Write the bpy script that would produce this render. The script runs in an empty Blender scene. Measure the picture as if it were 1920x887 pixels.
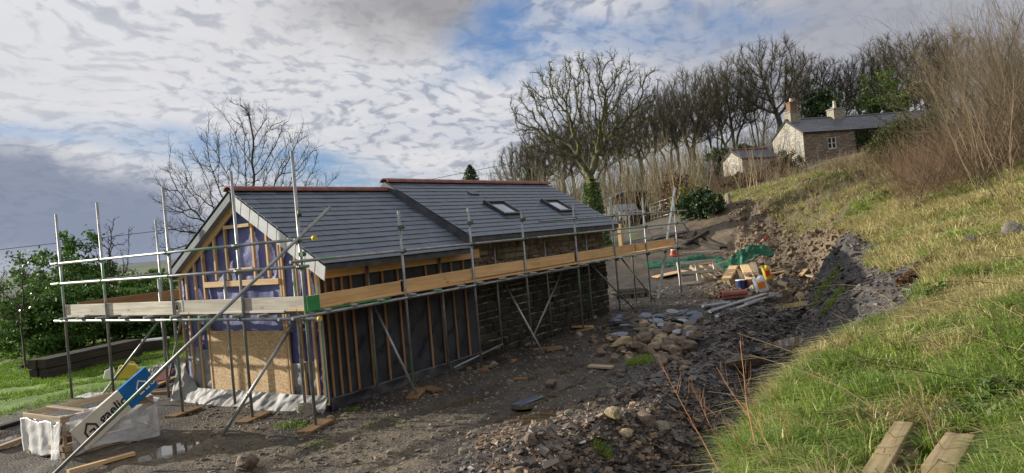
import bpy, math, random
import numpy as np
from mathutils import Vector, Matrix
random.seed(7); rng = np.random.default_rng(7)
C = bpy.context.scene
COL = C.collection

# ------------------------------------------------------------------ survey frame
# site frame: X along the barn, Y across it (away from the bank), Z up, ground ~0
FPX = 1400.; ROLL = math.radians(4.9); PITCH = math.atan(7/FPX); EYE = 2.6
TH = math.atan(920/1400)
S0 = (-3.12377, 11.0)
LX, LY = math.sin(TH), math.cos(TH)
def to_site(x, y):
    dx, dy = x-S0[0], y-S0[1]
    return dx*LX+dy*LY, -dx*LY+dy*LX
def rot_site(x, y): return x*LX+y*LY, -x*LY+y*LX
def ray(px, py):
    dx = px-960; dy = 443.5-py
    u = dx*math.cos(ROLL)+dy*math.sin(ROLL); v = -dx*math.sin(ROLL)+dy*math.cos(ROLL)
    return u/FPX, math.cos(PITCH)+v/FPX*math.sin(PITCH), -math.sin(PITCH)+v/FPX*math.cos(PITCH)
def at(px, py, d):
    x, y, z = ray(px, py); t = d/y
    X, Y = to_site(x*t, y*t); return Vector((X, Y, z*t+EYE))
def atz(px, py, Z):
    x, y, z = ray(px, py); t = (Z-EYE)/z
    X, Y = to_site(x*t, y*t); return Vector((X, Y, Z))
def aty(px, py, Yp):
    a = at(px, py, 1.); o = Vector((CX, CY, EYE)); d = a-o
    return o+d*((Yp-o.y)/d.y)
def atx(px, py, Xp):
    a = at(px, py, 1.); o = Vector((CX, CY, EYE)); d = a-o
    return o+d*((Xp-o.x)/d.x)
CX, CY = to_site(0, 0)

# ------------------------------------------------------------------ camera
cam = bpy.data.cameras.new('camera'); cam.sensor_width = 36; cam.lens = 36*FPX/1920
cam.clip_start = .05; cam.clip_end = 9000
co = bpy.data.objects.new('camera', cam); COL.objects.link(co)
r_ = Vector((*rot_site(1, 0), 0)); f_ = Vector((*rot_site(0, 1), 0)); up = Vector((0, 0, 1))
fwd = f_*math.cos(PITCH)-up*math.sin(PITCH); upp = up*math.cos(PITCH)+f_*math.sin(PITCH)
ri = r_*math.cos(ROLL)-upp*math.sin(ROLL); ui = r_*math.sin(ROLL)+upp*math.cos(ROLL)
m = Matrix((( ri.x, ui.x, -fwd.x, CX), (ri.y, ui.y, -fwd.y, CY), (ri.z, ui.z, -fwd.z, EYE), (0, 0, 0, 1)))
co.matrix_world = m; C.camera = co

# ------------------------------------------------------------------ light
SUN_EL = math.radians(16.8); SUN_OFF = math.radians(15)
sdir = Vector((-math.sin(SUN_OFF)*math.cos(SUN_EL), math.cos(SUN_OFF)*math.cos(SUN_EL), math.sin(SUN_EL)))
sl = bpy.data.lights.new('sun', 'SUN'); sl.energy = 5.0; sl.angle = math.radians(.5); sl.color = (1, .93, .80)
so = bpy.data.objects.new('sun', sl); COL.objects.link(so)
so.rotation_euler = sdir.to_track_quat('Z', 'Y').to_euler(); so.location = (0, 0, 60)
C.view_settings.view_transform = 'Standard'; C.view_settings.look = 'None'
C.view_settings.exposure = 0.52; C.view_settings.gamma = 1

# ------------------------------------------------------------------ node helpers
class NT:
    def __init__(s, nt): s.nt = nt; s.N = nt.nodes; s.L = nt.links
    def n(s, typ, **kw):
        nd = s.N.new(typ)
        for k, v in kw.items(): setattr(nd, k, v)
        return nd
    def put(s, sock, v):
        if v is None: return
        if isinstance(v, bpy.types.NodeSocket): s.L.new(v, sock)
        else:
            try: sock.default_value = v
            except Exception:
                sock.default_value = (*v, 1) if len(v) == 3 else v
    def math(s, op, a, b=None, c=None, clamp=False):
        nd = s.n('ShaderNodeMath', operation=op); nd.use_clamp = clamp
        s.put(nd.inputs[0], a); s.put(nd.inputs[1], b); s.put(nd.inputs[2], c); return nd.outputs[0]
    def vmath(s, op, a, b=None, out=0):
        nd = s.n('ShaderNodeVectorMath', operation=op); s.put(nd.inputs[0], a)
        if b is not None: s.put(nd.inputs[3] if op == 'SCALE' else nd.inputs[1], b)
        return nd.outputs[out]
    def noise(s, vec, scale, detail=4, rough=.55, dist=0, out=0):
        nd = s.n('ShaderNodeTexNoise'); s.put(nd.inputs['Vector'], vec)
        nd.inputs['Scale'].default_value = scale; nd.inputs['Detail'].default_value = detail
        nd.inputs['Roughness'].default_value = rough; nd.inputs['Distortion'].default_value = dist
        return nd.outputs[out]
    def voro(s, vec, scale, feat='F1', out='Distance', rnd=1):
        nd = s.n('ShaderNodeTexVoronoi', feature=feat); s.put(nd.inputs['Vector'], vec)
        nd.inputs['Scale'].default_value = scale; nd.inputs['Randomness'].default_value = rnd
        return nd.outputs[out]
    def ramp(s, fac, stops, interp='LINEAR'):
        nd = s.n('ShaderNodeValToRGB'); s.put(nd.inputs[0], fac); cr = nd.color_ramp; cr.interpolation = interp
        while len(cr.elements) < len(stops): cr.elements.new(.5)
        for e, (p, c) in zip(cr.elements, stops):
            e.position = p; e.color = (c, c, c, 1) if isinstance(c, (int, float)) else (*c, 1)
        return nd.outputs[0]
    def mix(s, fac, a, b, mode='MIX'):
        nd = s.n('ShaderNodeMix', data_type='RGBA', blend_type=mode); nd.clamp_factor = True
        s.put(nd.inputs[0], fac); s.put(nd.inputs[6], a); s.put(nd.inputs[7], b); return nd.outputs[2]
    def smooth(s, v, a, b):
        nd = s.n('ShaderNodeMapRange', interpolation_type='SMOOTHSTEP'); s.put(nd.inputs[0], v)
        nd.inputs[1].default_value = a; nd.inputs[2].default_value = b; return nd.outputs[0]
    def mapping(s, vec, sc=(1, 1, 1), rot=(0, 0, 0), loc=(0, 0, 0)):
        nd = s.n('ShaderNodeMapping'); s.put(nd.inputs[0], vec); nd.inputs['Scale'].default_value = sc
        nd.inputs['Rotation'].default_value = rot; nd.inputs['Location'].default_value = loc; return nd.outputs[0]
    def bump(s, h, strength, dist=.02, normal=None):
        nd = s.n('ShaderNodeBump'); nd.inputs['Strength'].default_value = strength; nd.inputs['Distance'].default_value = dist
        s.put(nd.inputs['Height'], h)
        if normal is not None: s.put(nd.inputs['Normal'], normal)
        return nd.outputs[0]

def newmat(name):
    mt = bpy.data.materials.new(name); mt.use_nodes = True; nt = mt.node_tree
    b = nt.nodes['Principled BSDF']; return mt, NT(nt), b

def noisy(name, stops, scale=3, rough=.8, bump=.3, bscale=20, bdist=.01, stretch=(1, 1, 1), metal=0, island=0., detail=5, spec=.3, coord='Object', transl=0):
    """ramp over noise, optional value change per loose piece"""
    mt, t, b = newmat(name)
    tc = t.n('ShaderNodeTexCoord').outputs[coord]; v = t.mapping(tc, stretch)
    f = t.noise(v, scale, detail)
    f = t.smooth(f, .28, .72)
    geo = t.n('ShaderNodeNewGeometry').outputs['Random Per Island'] if island else None
    if island:
        f = t.math('ADD', t.math('MULTIPLY', f, 1-island), t.math('MULTIPLY', geo, island))
    c = t.ramp(f, [(i/(len(stops)-1) if len(stops) > 1 else 0, s) for i, s in enumerate(stops)])
    if island:
        hv = t.n('ShaderNodeTexWhiteNoise', noise_dimensions='1D'); t.put(hv.inputs['W'], geo)
        k = t.math('MULTIPLY_ADD', hv.outputs['Value'], .5, .75)
        c = t.mix(1, c, t.n('ShaderNodeCombineColor').outputs[0], 'MULTIPLY') if False else t.vmath('SCALE', c, k)
    t.put(b.inputs['Base Color'], c); b.inputs['Roughness'].default_value = rough
    b.inputs['Metallic'].default_value = metal; b.inputs['Specular IOR Level'].default_value = spec
    if bump:
        t.put(b.inputs['Normal'], t.bump(t.noise(v, bscale, 6, .6), bump, bdist))
    if transl:
        tr = t.n('ShaderNodeBsdfTranslucent'); t.put(tr.inputs['Color'], c)
        mx = t.n('ShaderNodeMixShader'); mx.inputs[0].default_value = transl
        t.L.new(b.outputs[0], mx.inputs[1]); t.L.new(tr.outputs[0], mx.inputs[2])
        t.L.new(mx.outputs[0], t.N['Material Output'].inputs['Surface'])
    return mt

# ------------------------------------------------------------------ world: Nishita sky under procedural cloud
W = bpy.data.worlds.new('World'); C.world = W; W.use_nodes = True
t = NT(W.node_tree); bg = t.N['Background']; bg.inputs['Strength'].default_value = .072
sky = t.n('ShaderNodeTexSky', sky_type='NISHITA'); sky.sun_disc = False
sky.sun_elevation = SUN_EL; sky.sun_rotation = math.atan2(sdir.x, sdir.y); sky.altitude = 100; sky.air_density = 1; sky.dust_density = .6; sky.ozone_density = 2
D = t.vmath('NORMALIZE', t.n('ShaderNodeTexCoord').outputs['Generated'])
sx = t.n('ShaderNodeSeparateXYZ'); t.put(sx.inputs[0], D)
Dx, Dy, Dz = sx.outputs
den = t.math('ADD', t.math('MAXIMUM', Dz, 0), .30)
pl = t.n('ShaderNodeCombineXYZ'); t.put(pl.inputs[0], t.math('DIVIDE', Dx, den)); t.put(pl.inputs[1], t.math('DIVIDE', Dy, den)); pl = pl.outputs[0]
az = t.math('MULTIPLY', t.math('ARCTAN2', Dy, Dx), 180/math.pi)     # degrees in the site frame
el = t.math('MULTIPLY', t.math('ARCSINE', Dz), 180/math.pi)
nz = t.n('ShaderNodeTexNoise'); t.put(nz.inputs['Vector'], D); nz.inputs['Scale'].default_value = 9; nz.inputs['Detail'].default_value = 7; nz.inputs['Roughness'].default_value = .6
wn = t.vmath('SUBTRACT', nz.outputs['Color'], (.5, .5, .5))
ws = t.n('ShaderNodeSeparateXYZ'); t.put(ws.inputs[0], wn)
def sky_ae(px, py):
    x, y, z = ray(px, py); X, Y = rot_site(x, y)
    return math.degrees(math.atan2(Y, X)), math.degrees(math.atan2(z, math.hypot(x, y)))
def ell(px, py, rx, ry, tilt=0, warp=8, soft=.5):
    """soft patch of sky centred on a compass bearing and height, radii in degrees"""
    a0, e0 = sky_ae(px, py)
    a = t.math('ADD', t.math('SUBTRACT', az, a0), t.math('MULTIPLY', ws.outputs[0], warp))
    e = t.math('ADD', t.math('SUBTRACT', el, e0), t.math('MULTIPLY', ws.outputs[1], warp*.6))
    c, s_ = math.cos(math.radians(tilt)), math.sin(math.radians(tilt))
    u = t.math('DIVIDE', t.math('ADD', t.math('MULTIPLY', a, c), t.math('MULTIPLY', e, s_)), rx)
    v = t.math('DIVIDE', t.math('SUBTRACT', t.math('MULTIPLY', e, c), t.math('MULTIPLY', a, s_)), ry)
    d = t.math('SQRT', t.math('ADD', t.math('MULTIPLY', u, u), t.math('MULTIPLY', v, v)))
    return t.math('SUBTRACT', 1, t.smooth(d, 1-soft, 1+soft))
# mackerel cloud sheet
pw = t.vmath('ADD', pl, t.vmath('SCALE', t.vmath('SUBTRACT', t.noise(pl, 2.2, 3, .5, out=1), (.5, .5, .5)), .28))
big = t.noise(pl, 1.8, 5, .6)
mk = t.noise(t.mapping(pw, (1, 1.25, 1), (0, 0, .9)), 22, 4, .55, .2)
vo = t.n('ShaderNodeTexVoronoi', feature='SMOOTH_F1'); vo.inputs['Scale'].default_value = 19; vo.inputs['Smoothness'].default_value = .6; t.put(vo.inputs['Vector'], t.mapping(t.vmath('ADD', pw, t.vmath('SCALE', t.noise(pw, 14, 3, .5, out=1), .07)), (1, 1.3, 1), (0, 0, .9)))
mk2 = t.noise(t.mapping(pw, (1, 1.2, 1), (0, 0, 1.1)), 46, 3, .5)
rip = t.math('ADD', t.math('ADD', t.math('MULTIPLY', mk, .42), t.math('MULTIPLY', mk2, .33)), t.math('MULTIPLY_ADD', vo.outputs['Distance'], -.42, .36))
rf = t.smooth(rip, .37, .56)
cloud = t.mix(rf, (3.3, 3.7, 4.6, 1), (7.4, 7.5, 7.9, 1))
cloud = t.mix(t.math('MULTIPLY', t.smooth(big, .52, .74), .45), cloud, (5.4, 5.5, 5.9, 1))
low = t.math('SUBTRACT', 1, t.smooth(el, 2, 22))
strk = t.noise(t.mapping(D, (1, 1, 5)), 5, 6, .55)
bank = t.mix(t.smooth(strk, .38, .62), (4.2, 4.4, 5.1, 1), (6.9, 6.7, 6.6, 1))
cloud = t.mix(t.math('MULTIPLY', low, .45), cloud, bank)
cloud = t.mix(t.math('MULTIPLY', ell(60, 110, 9, 5, 0, 14, .9), .6), cloud, (7.2, 7.2, 7.4, 1))
cloud = t.mix(t.math('MULTIPLY', ell(640, 40, 10, 3.5, 0, 16, .9), .6), cloud, (6.8, 6.7, 6.8, 1))
cloud = t.mix(t.math('MULTIPLY', ell(800, 0, 8, 2.8, 0, 10, .8), .75), cloud, (2.3, 2.25, 2.4, 1))
cloud = t.mix(t.math('MULTIPLY', ell(1680, 40, 17, 8, 0, 12, .9), .85), cloud, (3.4, 3.5, 4.0, 1))
cloud = t.mix(t.math('MULTIPLY', ell(20, 405, 11, 4.2, 8, 9, .30), .88), cloud, (2.1, 2.5, 3.5, 1))
cloud = t.mix(t.math('MULTIPLY', ell(270, 455, 6.5, 2.6, 8, 8, .35), .8), cloud, (2.5, 2.9, 3.9, 1))
cloud = t.mix(t.math('MULTIPLY', ell(10, 505, 5, 1.1, 0, 2, .8), .7), cloud, (4.8, 5.0, 5.6, 1))
gap = ell(500, 298, 10.5, 1.25, 13, 4.5, .6)
for g in (ell(950, 70, 5.0, 2.6, -10, 14, .7), ell(1200, 60, 9, 1.4, 5, 10, .9), ell(650, 345, 5, .9, 5, 4, .6), ell(60, 250, 4, .5, 0, 5, .8)):
    gap = t.math('MAXIMUM', gap, g)
wisp = t.smooth(t.noise(pw, 4, 6, .65), .36, .62)
gap = t.math('MULTIPLY', gap, t.math('MULTIPLY_ADD', wisp, -.55, 1))
blue = t.mix(.5, sky.outputs[0], (1.2, 2.7, 6.2, 1))
colr = t.mix(gap, cloud, blue)
# behind the camera: thinner cloud, plain sky between
t.put(bg.inputs['Color'], colr)

# ------------------------------------------------------------------ mesh helpers
def tag(o, label=None, cat=None, group=None, kind=None):
    if label: o['label'] = label
    if cat: o['category'] = cat
    if group: o['group'] = group
    if kind: o['kind'] = kind
    return o
def setp(o, parent):
    if parent is not None:
        o.parent = parent; o.matrix_parent_inverse = parent.matrix_basis.inverted()
def mk_obj(name, verts, faces, mat, parent=None, smooth=False, M=None):
    me = bpy.data.meshes.new(name)
    me.from_pydata([tuple(v) for v in verts], [], faces); me.materials.append(mat)
    if smooth: me.polygons.foreach_set('use_smooth', [True]*len(me.polygons))
    o = bpy.data.objects.new(name, me); COL.objects.link(o)
    if M is not None: o.matrix_basis = M
    setp(o, parent); return o
def np_obj(name, V, F, mat, parent=None, smooth=False):
    """V (n,3), F (m,k) uniform polygon size"""
    me = bpy.data.meshes.new(name); n, k = F.shape
    me.vertices.add(len(V)); me.vertices.foreach_set('co', np.ascontiguousarray(V, dtype=np.float32).ravel())
    me.loops.add(n*k); me.loops.foreach_set('vertex_index', np.ascontiguousarray(F, dtype=np.int32).ravel())
    me.polygons.add(n); me.polygons.foreach_set('loop_start', np.arange(0, n*k, k, dtype=np.int32))
    me.polygons.foreach_set('use_smooth', np.full(n, smooth, dtype=bool))
    me.materials.append(mat); me.update(calc_edges=True)
    o = bpy.data.objects.new(name, me); COL.objects.link(o); setp(o, parent); return o
def empty(name, loc=(0, 0, 0), rz=0, **k):
    o = bpy.data.objects.new(name, None); COL.objects.link(o); o.location = loc; o.rotation_euler = (0, 0, rz)
    o.empty_display_size = .2; return tag(o, **k)
BOXF = [(0, 3, 2, 1), (4, 5, 6, 7), (0, 1, 5, 4), (1, 2, 6, 5), (2, 3, 7, 6), (3, 0, 4, 7)]
class MB:
    def __init__(s): s.v = []; s.f = []
    def add(s, vs, fs):
        n = len(s.v); s.v += [Vector(v) for v in vs]; s.f += [tuple(i+n for i in f) for f in fs]; return s
    def box(s, c, size, R=None):
        hx, hy, hz = size[0]/2, size[1]/2, size[2]/2; c = Vector(c)
        p = [Vector(q) for q in ((-hx, -hy, -hz), (hx, -hy, -hz), (hx, hy, -hz), (-hx, hy, -hz), (-hx, -hy, hz), (hx, -hy, hz), (hx, hy, hz), (-hx, hy, hz))]
        if R is not None: p = [R @ q for q in p]
        return s.add([c+q for q in p], BOXF)
    def span(s, a, b):
        return s.box([(a[i]+b[i])/2 for i in range(3)], [abs(b[i]-a[i]) for i in range(3)])
    def prism(s, poly, d):
        """closed polygon (3-D points) pushed along d"""
        n = len(poly); d = Vector(d); vs = [Vector(p) for p in poly]+[Vector(p)+d for p in poly]
        fs = [tuple(range(n))[::-1], tuple(range(n, 2*n))]+[(i, (i+1) % n, n+(i+1) % n, n+i) for i in range(n)]
        return s.add(vs, fs)
    def tube(s, pts, r, n=8, cap=True):
        pts = [Vector(p) for p in pts]; rs = r if isinstance(r, (list, tuple)) else [r]*len(pts); vs = []; fs = []
        a = None
        for i, p in enumerate(pts):
            d = (pts[min(i+1, len(pts)-1)]-pts[max(i-1, 0)]).normalized()
            if a is None: a = d.orthogonal().normalized()
            a = (a-d*a.dot(d)).normalized(); b = d.cross(a)
            vs += [p+(a*math.cos(2*math.pi*k/n)+b*math.sin(2*math.pi*k/n))*rs[i] for k in range(n)]
        for i in range(len(pts)-1):
            fs += [(i*n+k, i*n+(k+1) % n, (i+1)*n+(k+1) % n, (i+1)*n+k) for k in range(n)]
        if cap: fs += [tuple(range(n))[::-1], tuple(range((len(pts)-1)*n, len(pts)*n))]
        return s.add(vs, fs)
    def build(s, name, mat, parent=None, smooth=False): return mk_obj(name, s.v, s.f, mat, parent, smooth)
def basis(p0, p1, upv=(0, 0, 1)):
    p0, p1 = Vector(p0), Vector(p1); x = (p1-p0).normalized(); z = Vector(upv)
    if abs(x.dot(z)) > .98: z = Vector((0, 1, 0))
    y = z.cross(x).normalized(); z = x.cross(y)
    M = Matrix((x, y, z)).transposed().to_4x4(); M.translation = (p0+p1)/2; return M, (p1-p0).length
def beam(name, p0, p1, w, h, mat, parent=None, upv=(0, 0, 1), bev=.004):
    """a timber: w across, h along upv, grain along its own X; slightly eased arrises"""
    M, L = basis(p0, p1, upv); x, y, z = L/2, w/2, h/2; b = min(bev, y*.4, z*.4)
    ring = [(-y+b, -z), (y-b, -z), (y, -z+b), (y, z-b), (y-b, z), (-y+b, z), (-y, z-b), (-y, -z+b)]
    v = [(-x, *q) for q in ring]+[(x, *q) for q in ring]
    f = [tuple(range(8))[::-1], tuple(range(8, 16))]+[(i, (i+1) % 8, 8+(i+1) % 8, 8+i) for i in range(8)]
    return mk_obj(name, v, f, mat, parent, M=M)
def tubeo(name, p0, p1, r, mat, parent=None, n=12):
    M, L = basis(p0, p1); mb = MB(); mb.tube([(-L/2, 0, 0), (L/2, 0, 0)], r, n)
    o = mk_obj(name, mb.v, mb.f, mat, parent, M=M)
    for p in o.data.polygons: p.use_smooth = len(p.vertices) == 4
    return o
def text_geo(txt, size, bold=0.0):
    cu = bpy.data.curves.new('lettering', 'FONT'); cu.body = txt; cu.size = size; cu.offset = bold
    cu.resolution_u = 2
    o = bpy.data.objects.new('lettering', cu); COL.objects.link(o)
    dg = bpy.context.evaluated_depsgraph_get(); me = bpy.data.meshes.new_from_object(o.evaluated_get(dg))
    v = [x.co.copy() for x in me.vertices]; f = [tuple(p.vertices) for p in me.polygons]
    bpy.data.objects.remove(o); bpy.data.meshes.remove(me); bpy.data.curves.remove(cu); return v, f
def copy_tree(o, parent=None):
    c = o.copy(); COL.objects.link(c); c.parent = parent
    for ch in [x for x in o.children]: copy_tree(ch, c)
    return c

# value noise, vectorised
_P = np.random.default_rng(3).random((256, 256)).astype(np.float64)
def vn(x, y):
    x = np.asarray(x, float); y = np.asarray(y, float)
    xi = np.floor(x).astype(int); yi = np.floor(y).astype(int); fx = x-xi; fy = y-yi
    fx = fx*fx*(3-2*fx); fy = fy*fy*(3-2*fy)
    g = lambda a, b: _P[a & 255, b & 255]
    return (g(xi, yi)*(1-fx)+g(xi+1, yi)*fx)*(1-fy)+(g(xi, yi+1)*(1-fx)+g(xi+1, yi+1)*fx)*fy
def fbm(x, y, o=4, g=.5):
    s = 0; a = 1; n = 0
    for i in range(o): s = s+a*(vn(x*2**i+17*i, y*2**i+31*i)-.5); n += a; a *= g
    return s/n*2
def sstep(v, a, b):
    q = np.clip((v-a)/(b-a), 0, 1); return q*q*(3-2*q)

# ------------------------------------------------------------------ terrain
TX = [-400, -3, 0, 2.7, 7.7, 12.3, 20, 30, 38, 50, 70, 100, 400]
TY = [6.2, 6.2, 6.2, 6.05, 5.2, 4.4, 3.2, .5, -3, -8, -16, -24, -60]
def T(x): return np.interp(x, TX, TY)
SC = [-3000, -400, -150, -60, -30, -14, -8, -4, -2.3, -1.2, -.35, .1, .55, 1.05, 2.3, 4.5, 8, 14, 25, 50, 120, 400]
ROWS = {
 -3000: [-40, -30, -14, -5, -2.5, -1, -.4, 0, 0, 0, .1, .3, .6, .8, 1.2, 2, 3, 5, 9, 18, 40, 60],
 -400: [-40, -30, -12, -3, -1, -.4, -.1, 0, 0, 0, .1, .3, .6, .8, 1.2, 1.9, 3, 5, 9, 18, 40, 60],
 -15:  [-40, -30, -12, -2.6, -.7, -.2, 0, 0, 0, 0, .05, .2, .5, .75, 1.05, 1.6, 2.6, 4.4, 8, 16, 36, 60],
 -7.5: [-40,-30,-12,-2.4,-.5,-.1,0,0,0,.04,0,.2,.55,.78,1.0,1.4,2.3,4.0,7.5,15,35,60],
 -2.5: [-40,-30,-12,-2.2,-.3,0,0,.02,.10,.22,-.15,.18,.70,.95,1.20,1.65,2.6,4.4,8,16,36,60],
 2: [-40,-30,-12,-2.2,-.25,0,0,0,.12,.30,-.2,.2,.82,1.10,1.50,2.0,3.0,4.8,8.5,17,37,60],
 4.5:  [-40,-30,-12,-2.15,-.2,0,0,.02,.12,.30,-.2,.12,.55,.98,1.58,2.1,3.1,5,8.7,17,37,60],
 7:    [-40,-30,-12,-2.1,-.2,0,0,.04,.12,.30,-.2,.12,.60,1.08,1.72,2.2,3.2,5.2,9,18,38,60],
 13:   [-40, -30, -12, -2, -.1, .05, .2, .2, .12, .10, -.2, .3, 1.15, 1.85, 2.15, 2.6, 3.8, 5.8, 10, 19, 39, 60],
 17: [-40,-30,-12,-1.9,.1,.4,.35,.25,.2,.15,.15,.35,.8,1.5,2.25,2.8,3.7,4.8,6,8,20,60],
 22: [-40,-30,-12,-1.7,.6,1.5,1.35,.85,.75,.85,1.2,1.6,1.9,2.3,2.8,3.3,4.0,5.0,6.2,8.5,20,60],
 30: [-40,-30,-11,-1.2,1.2,2.1,2.2,2.9,3.1,3.4,3.6,3.65,3.7,3.75,3.9,4.1,4.6,5.3,6.4,9,20,60],
 40: [-40,-30,-10,-.4,1.6,2.2,2.4,3.2,3.6,3.8,3.9,4.0,4.0,4.1,4.2,4.4,4.9,5.5,6.8,10,20,60],
 55: [-40,-30,-8,1,2.2,2.6,2.9,3.5,3.8,4.0,4.1,4.1,4.2,4.2,4.4,4.8,5.4,6.2,7.6,11,20,60],
 72: [-40, -30, -6, 2, 3.6, 4.2, 4.5, 4.8, 5.0, 5.1, 5.2, 5.3, 5.4, 5.5, 5.8, 6.2, 6.8, 7.4, 8.6, 12, 22, 60],
 105: [-40, -28, -6, 1, 5, 7, 8, 8.2, 8.4, 8.5, 8.6, 8.6, 8.7, 8.8, 9, 9.4, 10, 10.6, 11.5, 14, 24, 64],
 180: [-40, -26, -6, 2, 8, 10, 11, 11, 11, 11, 11, 11, 11, 11, 11, 11, 11.5, 12, 13, 16, 30, 70],
 500: [-40, -24, -6, 4, 8, 10, 11, 11, 11, 11, 11, 11, 11, 11, 12, 12, 12, 13, 14, 18, 34, 75],
 3000: [-10, 0, 10, 15, 18, 20, 20, 20, 20, 20, 20, 20, 20, 20, 20, 20, 20, 22, 25, 38, 60, 80]}
RX = sorted(ROWS); RT = np.array([ROWS[k] for k in RX], float)
PUD = [(atz(1508, 605, -.12), .45, .95), (atz(1500, 668, -.10), .42, .9), (atz(1480, 715, -.08), .3, .8), (atz(993, 706, 0), .5, .3), (atz(985, 762, 0), .75, .3), (atz(1075, 722, 0), .55, .2), (atz(1020, 795, 0), .4, .15), (atz(880, 742, 0), .8, .3), (atz(1130, 640, 0), .7, .3), (atz(1060, 690, 0), .5, .25), (atz(330, 838, 0), .6, .35), (atz(40, 812, 0), .8, .35), (atz(1010, 745, 0), .5, .2), (atz(1260, 590, 0.05), .8, .3)]
def puddles_dig(x, y):
    d = 0
    for p, rx, ry in PUD[3:]:
        q = np.sqrt(((x-p.x)/rx)**2+((y-p.y)/max(ry, .3))**2)+fbm(x*3, y*3, 2)*.5
        d = d+.085*(1-sstep(q, .5, 1.2))
    return d
def ruts(x, y, yc):
    c_ = yc-.10*np.maximum(0, x-8)*.6+fbm(x*.12+4, yc+x*0, 2)*.5; q = (y-c_)/.17
    return np.exp(-q**4)*(.5+.5*vn(x*.5, y*0+yc))*sstep(x, -7, -4)*(.8+.2*np.sin(x*38+np.abs(q)*3))
def H(x, y, fine=True):
    x = np.asarray(x, float); y = np.asarray(y, float); x, y = np.broadcast_arrays(x, y)
    wob = fbm(x*.6+3, y*.6, 3)*.22*sstep(x, -6, 0)
    s = -y-T(x)+wob
    ci = np.empty((len(RX),)+s.shape)
    for i in range(len(RX)): ci[i] = np.interp(s, SC, RT[i])
    xi = np.clip(np.searchsorted(RX, x)-1, 0, len(RX)-2); X0 = np.array(RX)[xi]; X1 = np.array(RX)[xi+1]
    f = np.clip((x-X0)/(X1-X0), 0, 1); f = f*f*(3-2*f)
    z = np.take_along_axis(ci, xi[None], 0)[0]*(1-f)+np.take_along_axis(ci, xi[None]+1, 0)[0]*f
    R = np.hypot(x, y)
    ang = np.degrees(np.arctan2(y, x))
    z = z+sstep(R, 700, 2300)*(1-sstep(s, -400, -60))*(24+16*fbm(ang*.11, R*.0006, 4))
    far = sstep(R, 25, 90)
    z = z+fbm(x*.05, y*.05, 3)*.8*far
    bankw = sstep(s, .3, 2.0)
    z = z+fbm(x*.45, y*.45, 3)*.22*bankw*(1-.5*far)+fbm(x*1.4+9, y*1.4, 3)*.10*bankw
    scw = sstep(s, -.2, .2)*(1-sstep(s, 1.0, 1.8))
    spoil = sstep(s, -2.8, -2.0)*(1-sstep(s, -.6, -.2))*(1-sstep(x, 10, 16))
    site = (1-sstep(s, -3, -2))
    rough = sstep(x, 14, 20)*(1-sstep(x, 32, 40))*sstep(s, -4.5, -2.5)*(1-sstep(s, 2, 4))
    z = z+(fbm(x*.9+11, y*.9, 4)*.45+np.abs(fbm(x*2.2, y*2.2, 3))*.25)*rough
    z = z+fbm(x*1.1, y*1.1, 3)*.12*spoil+fbm(x*.9+5, y*.9, 3)*.05*site*(1-far)
    # foreground spoil heap
    q = ((x+.4)/2.1)**2+((y+4.4)/1.3)**2
    z = z+.30*np.exp(-q*1.2)*(.7+.6*fbm(x*1.3, y*1.3, 3))
    # keep it flat by the walls
    if fine:
        z = z+fbm(x*6, y*6, 3)*(.025+.05*scw+.05*spoil+.03*bankw)*(1-far)+fbm(x*2.5+7, y*9-x*3, 3)*.09*scw
        z = z+fbm(x*2.7, y*2.7, 3)*.022*site*(1-far)
        z = z-puddles_dig(x, y)
        for yc in (-1.0, -2.6): z = z-ruts(x, y, yc)*.06*(1-sstep(x, 16, 24))+.02*ruts(x, y, yc+.3)*(1-sstep(x, 16, 24))
    return z
def h1(x, y, fine=True): return float(H(np.array([x]), np.array([y]), fine)[0])

def axis(segs):
    out = [segs[0][0]]
    for a, b, st in segs:
        n = max(1, int(round((b-a)/st))); out += list(np.linspace(a, b, n+1)[1:])
    return np.array(out)
def geo(a, b, st, k=1.12):
    o = []; x = a; s_ = st; sg = 1 if b > a else -1
    while (b-x)*sg > 0: x += sg*s_; s_ *= k; o.append(x)
    return o
gx = np.concatenate([geo(-9, -3000, .3)[::-1], axis([(-9, 20, .075), (20, 45, .2), (45, 110, .8)]), geo(110, 4200, 1)])
gy = np.concatenate([geo(-14, -1500, .25)[::-1], axis([(-14, -10, .2), (-10, 1.5, .075), (1.5, 16, .2), (16, 30, .5)]), geo(30, 4200, .7)])
GXX, GYY = np.meshgrid(gx, gy, indexing='ij'); GZ = H(GXX, GYY)
V = np.stack([GXX, GYY, GZ], -1).reshape(-1, 3); nx, ny = len(gx), len(gy)
I = np.arange(nx*ny).reshape(nx, ny)
F = np.stack([I[:-1, :-1], I[1:, :-1], I[1:, 1:], I[:-1, 1:]], -1).reshape(-1, 4)
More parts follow.
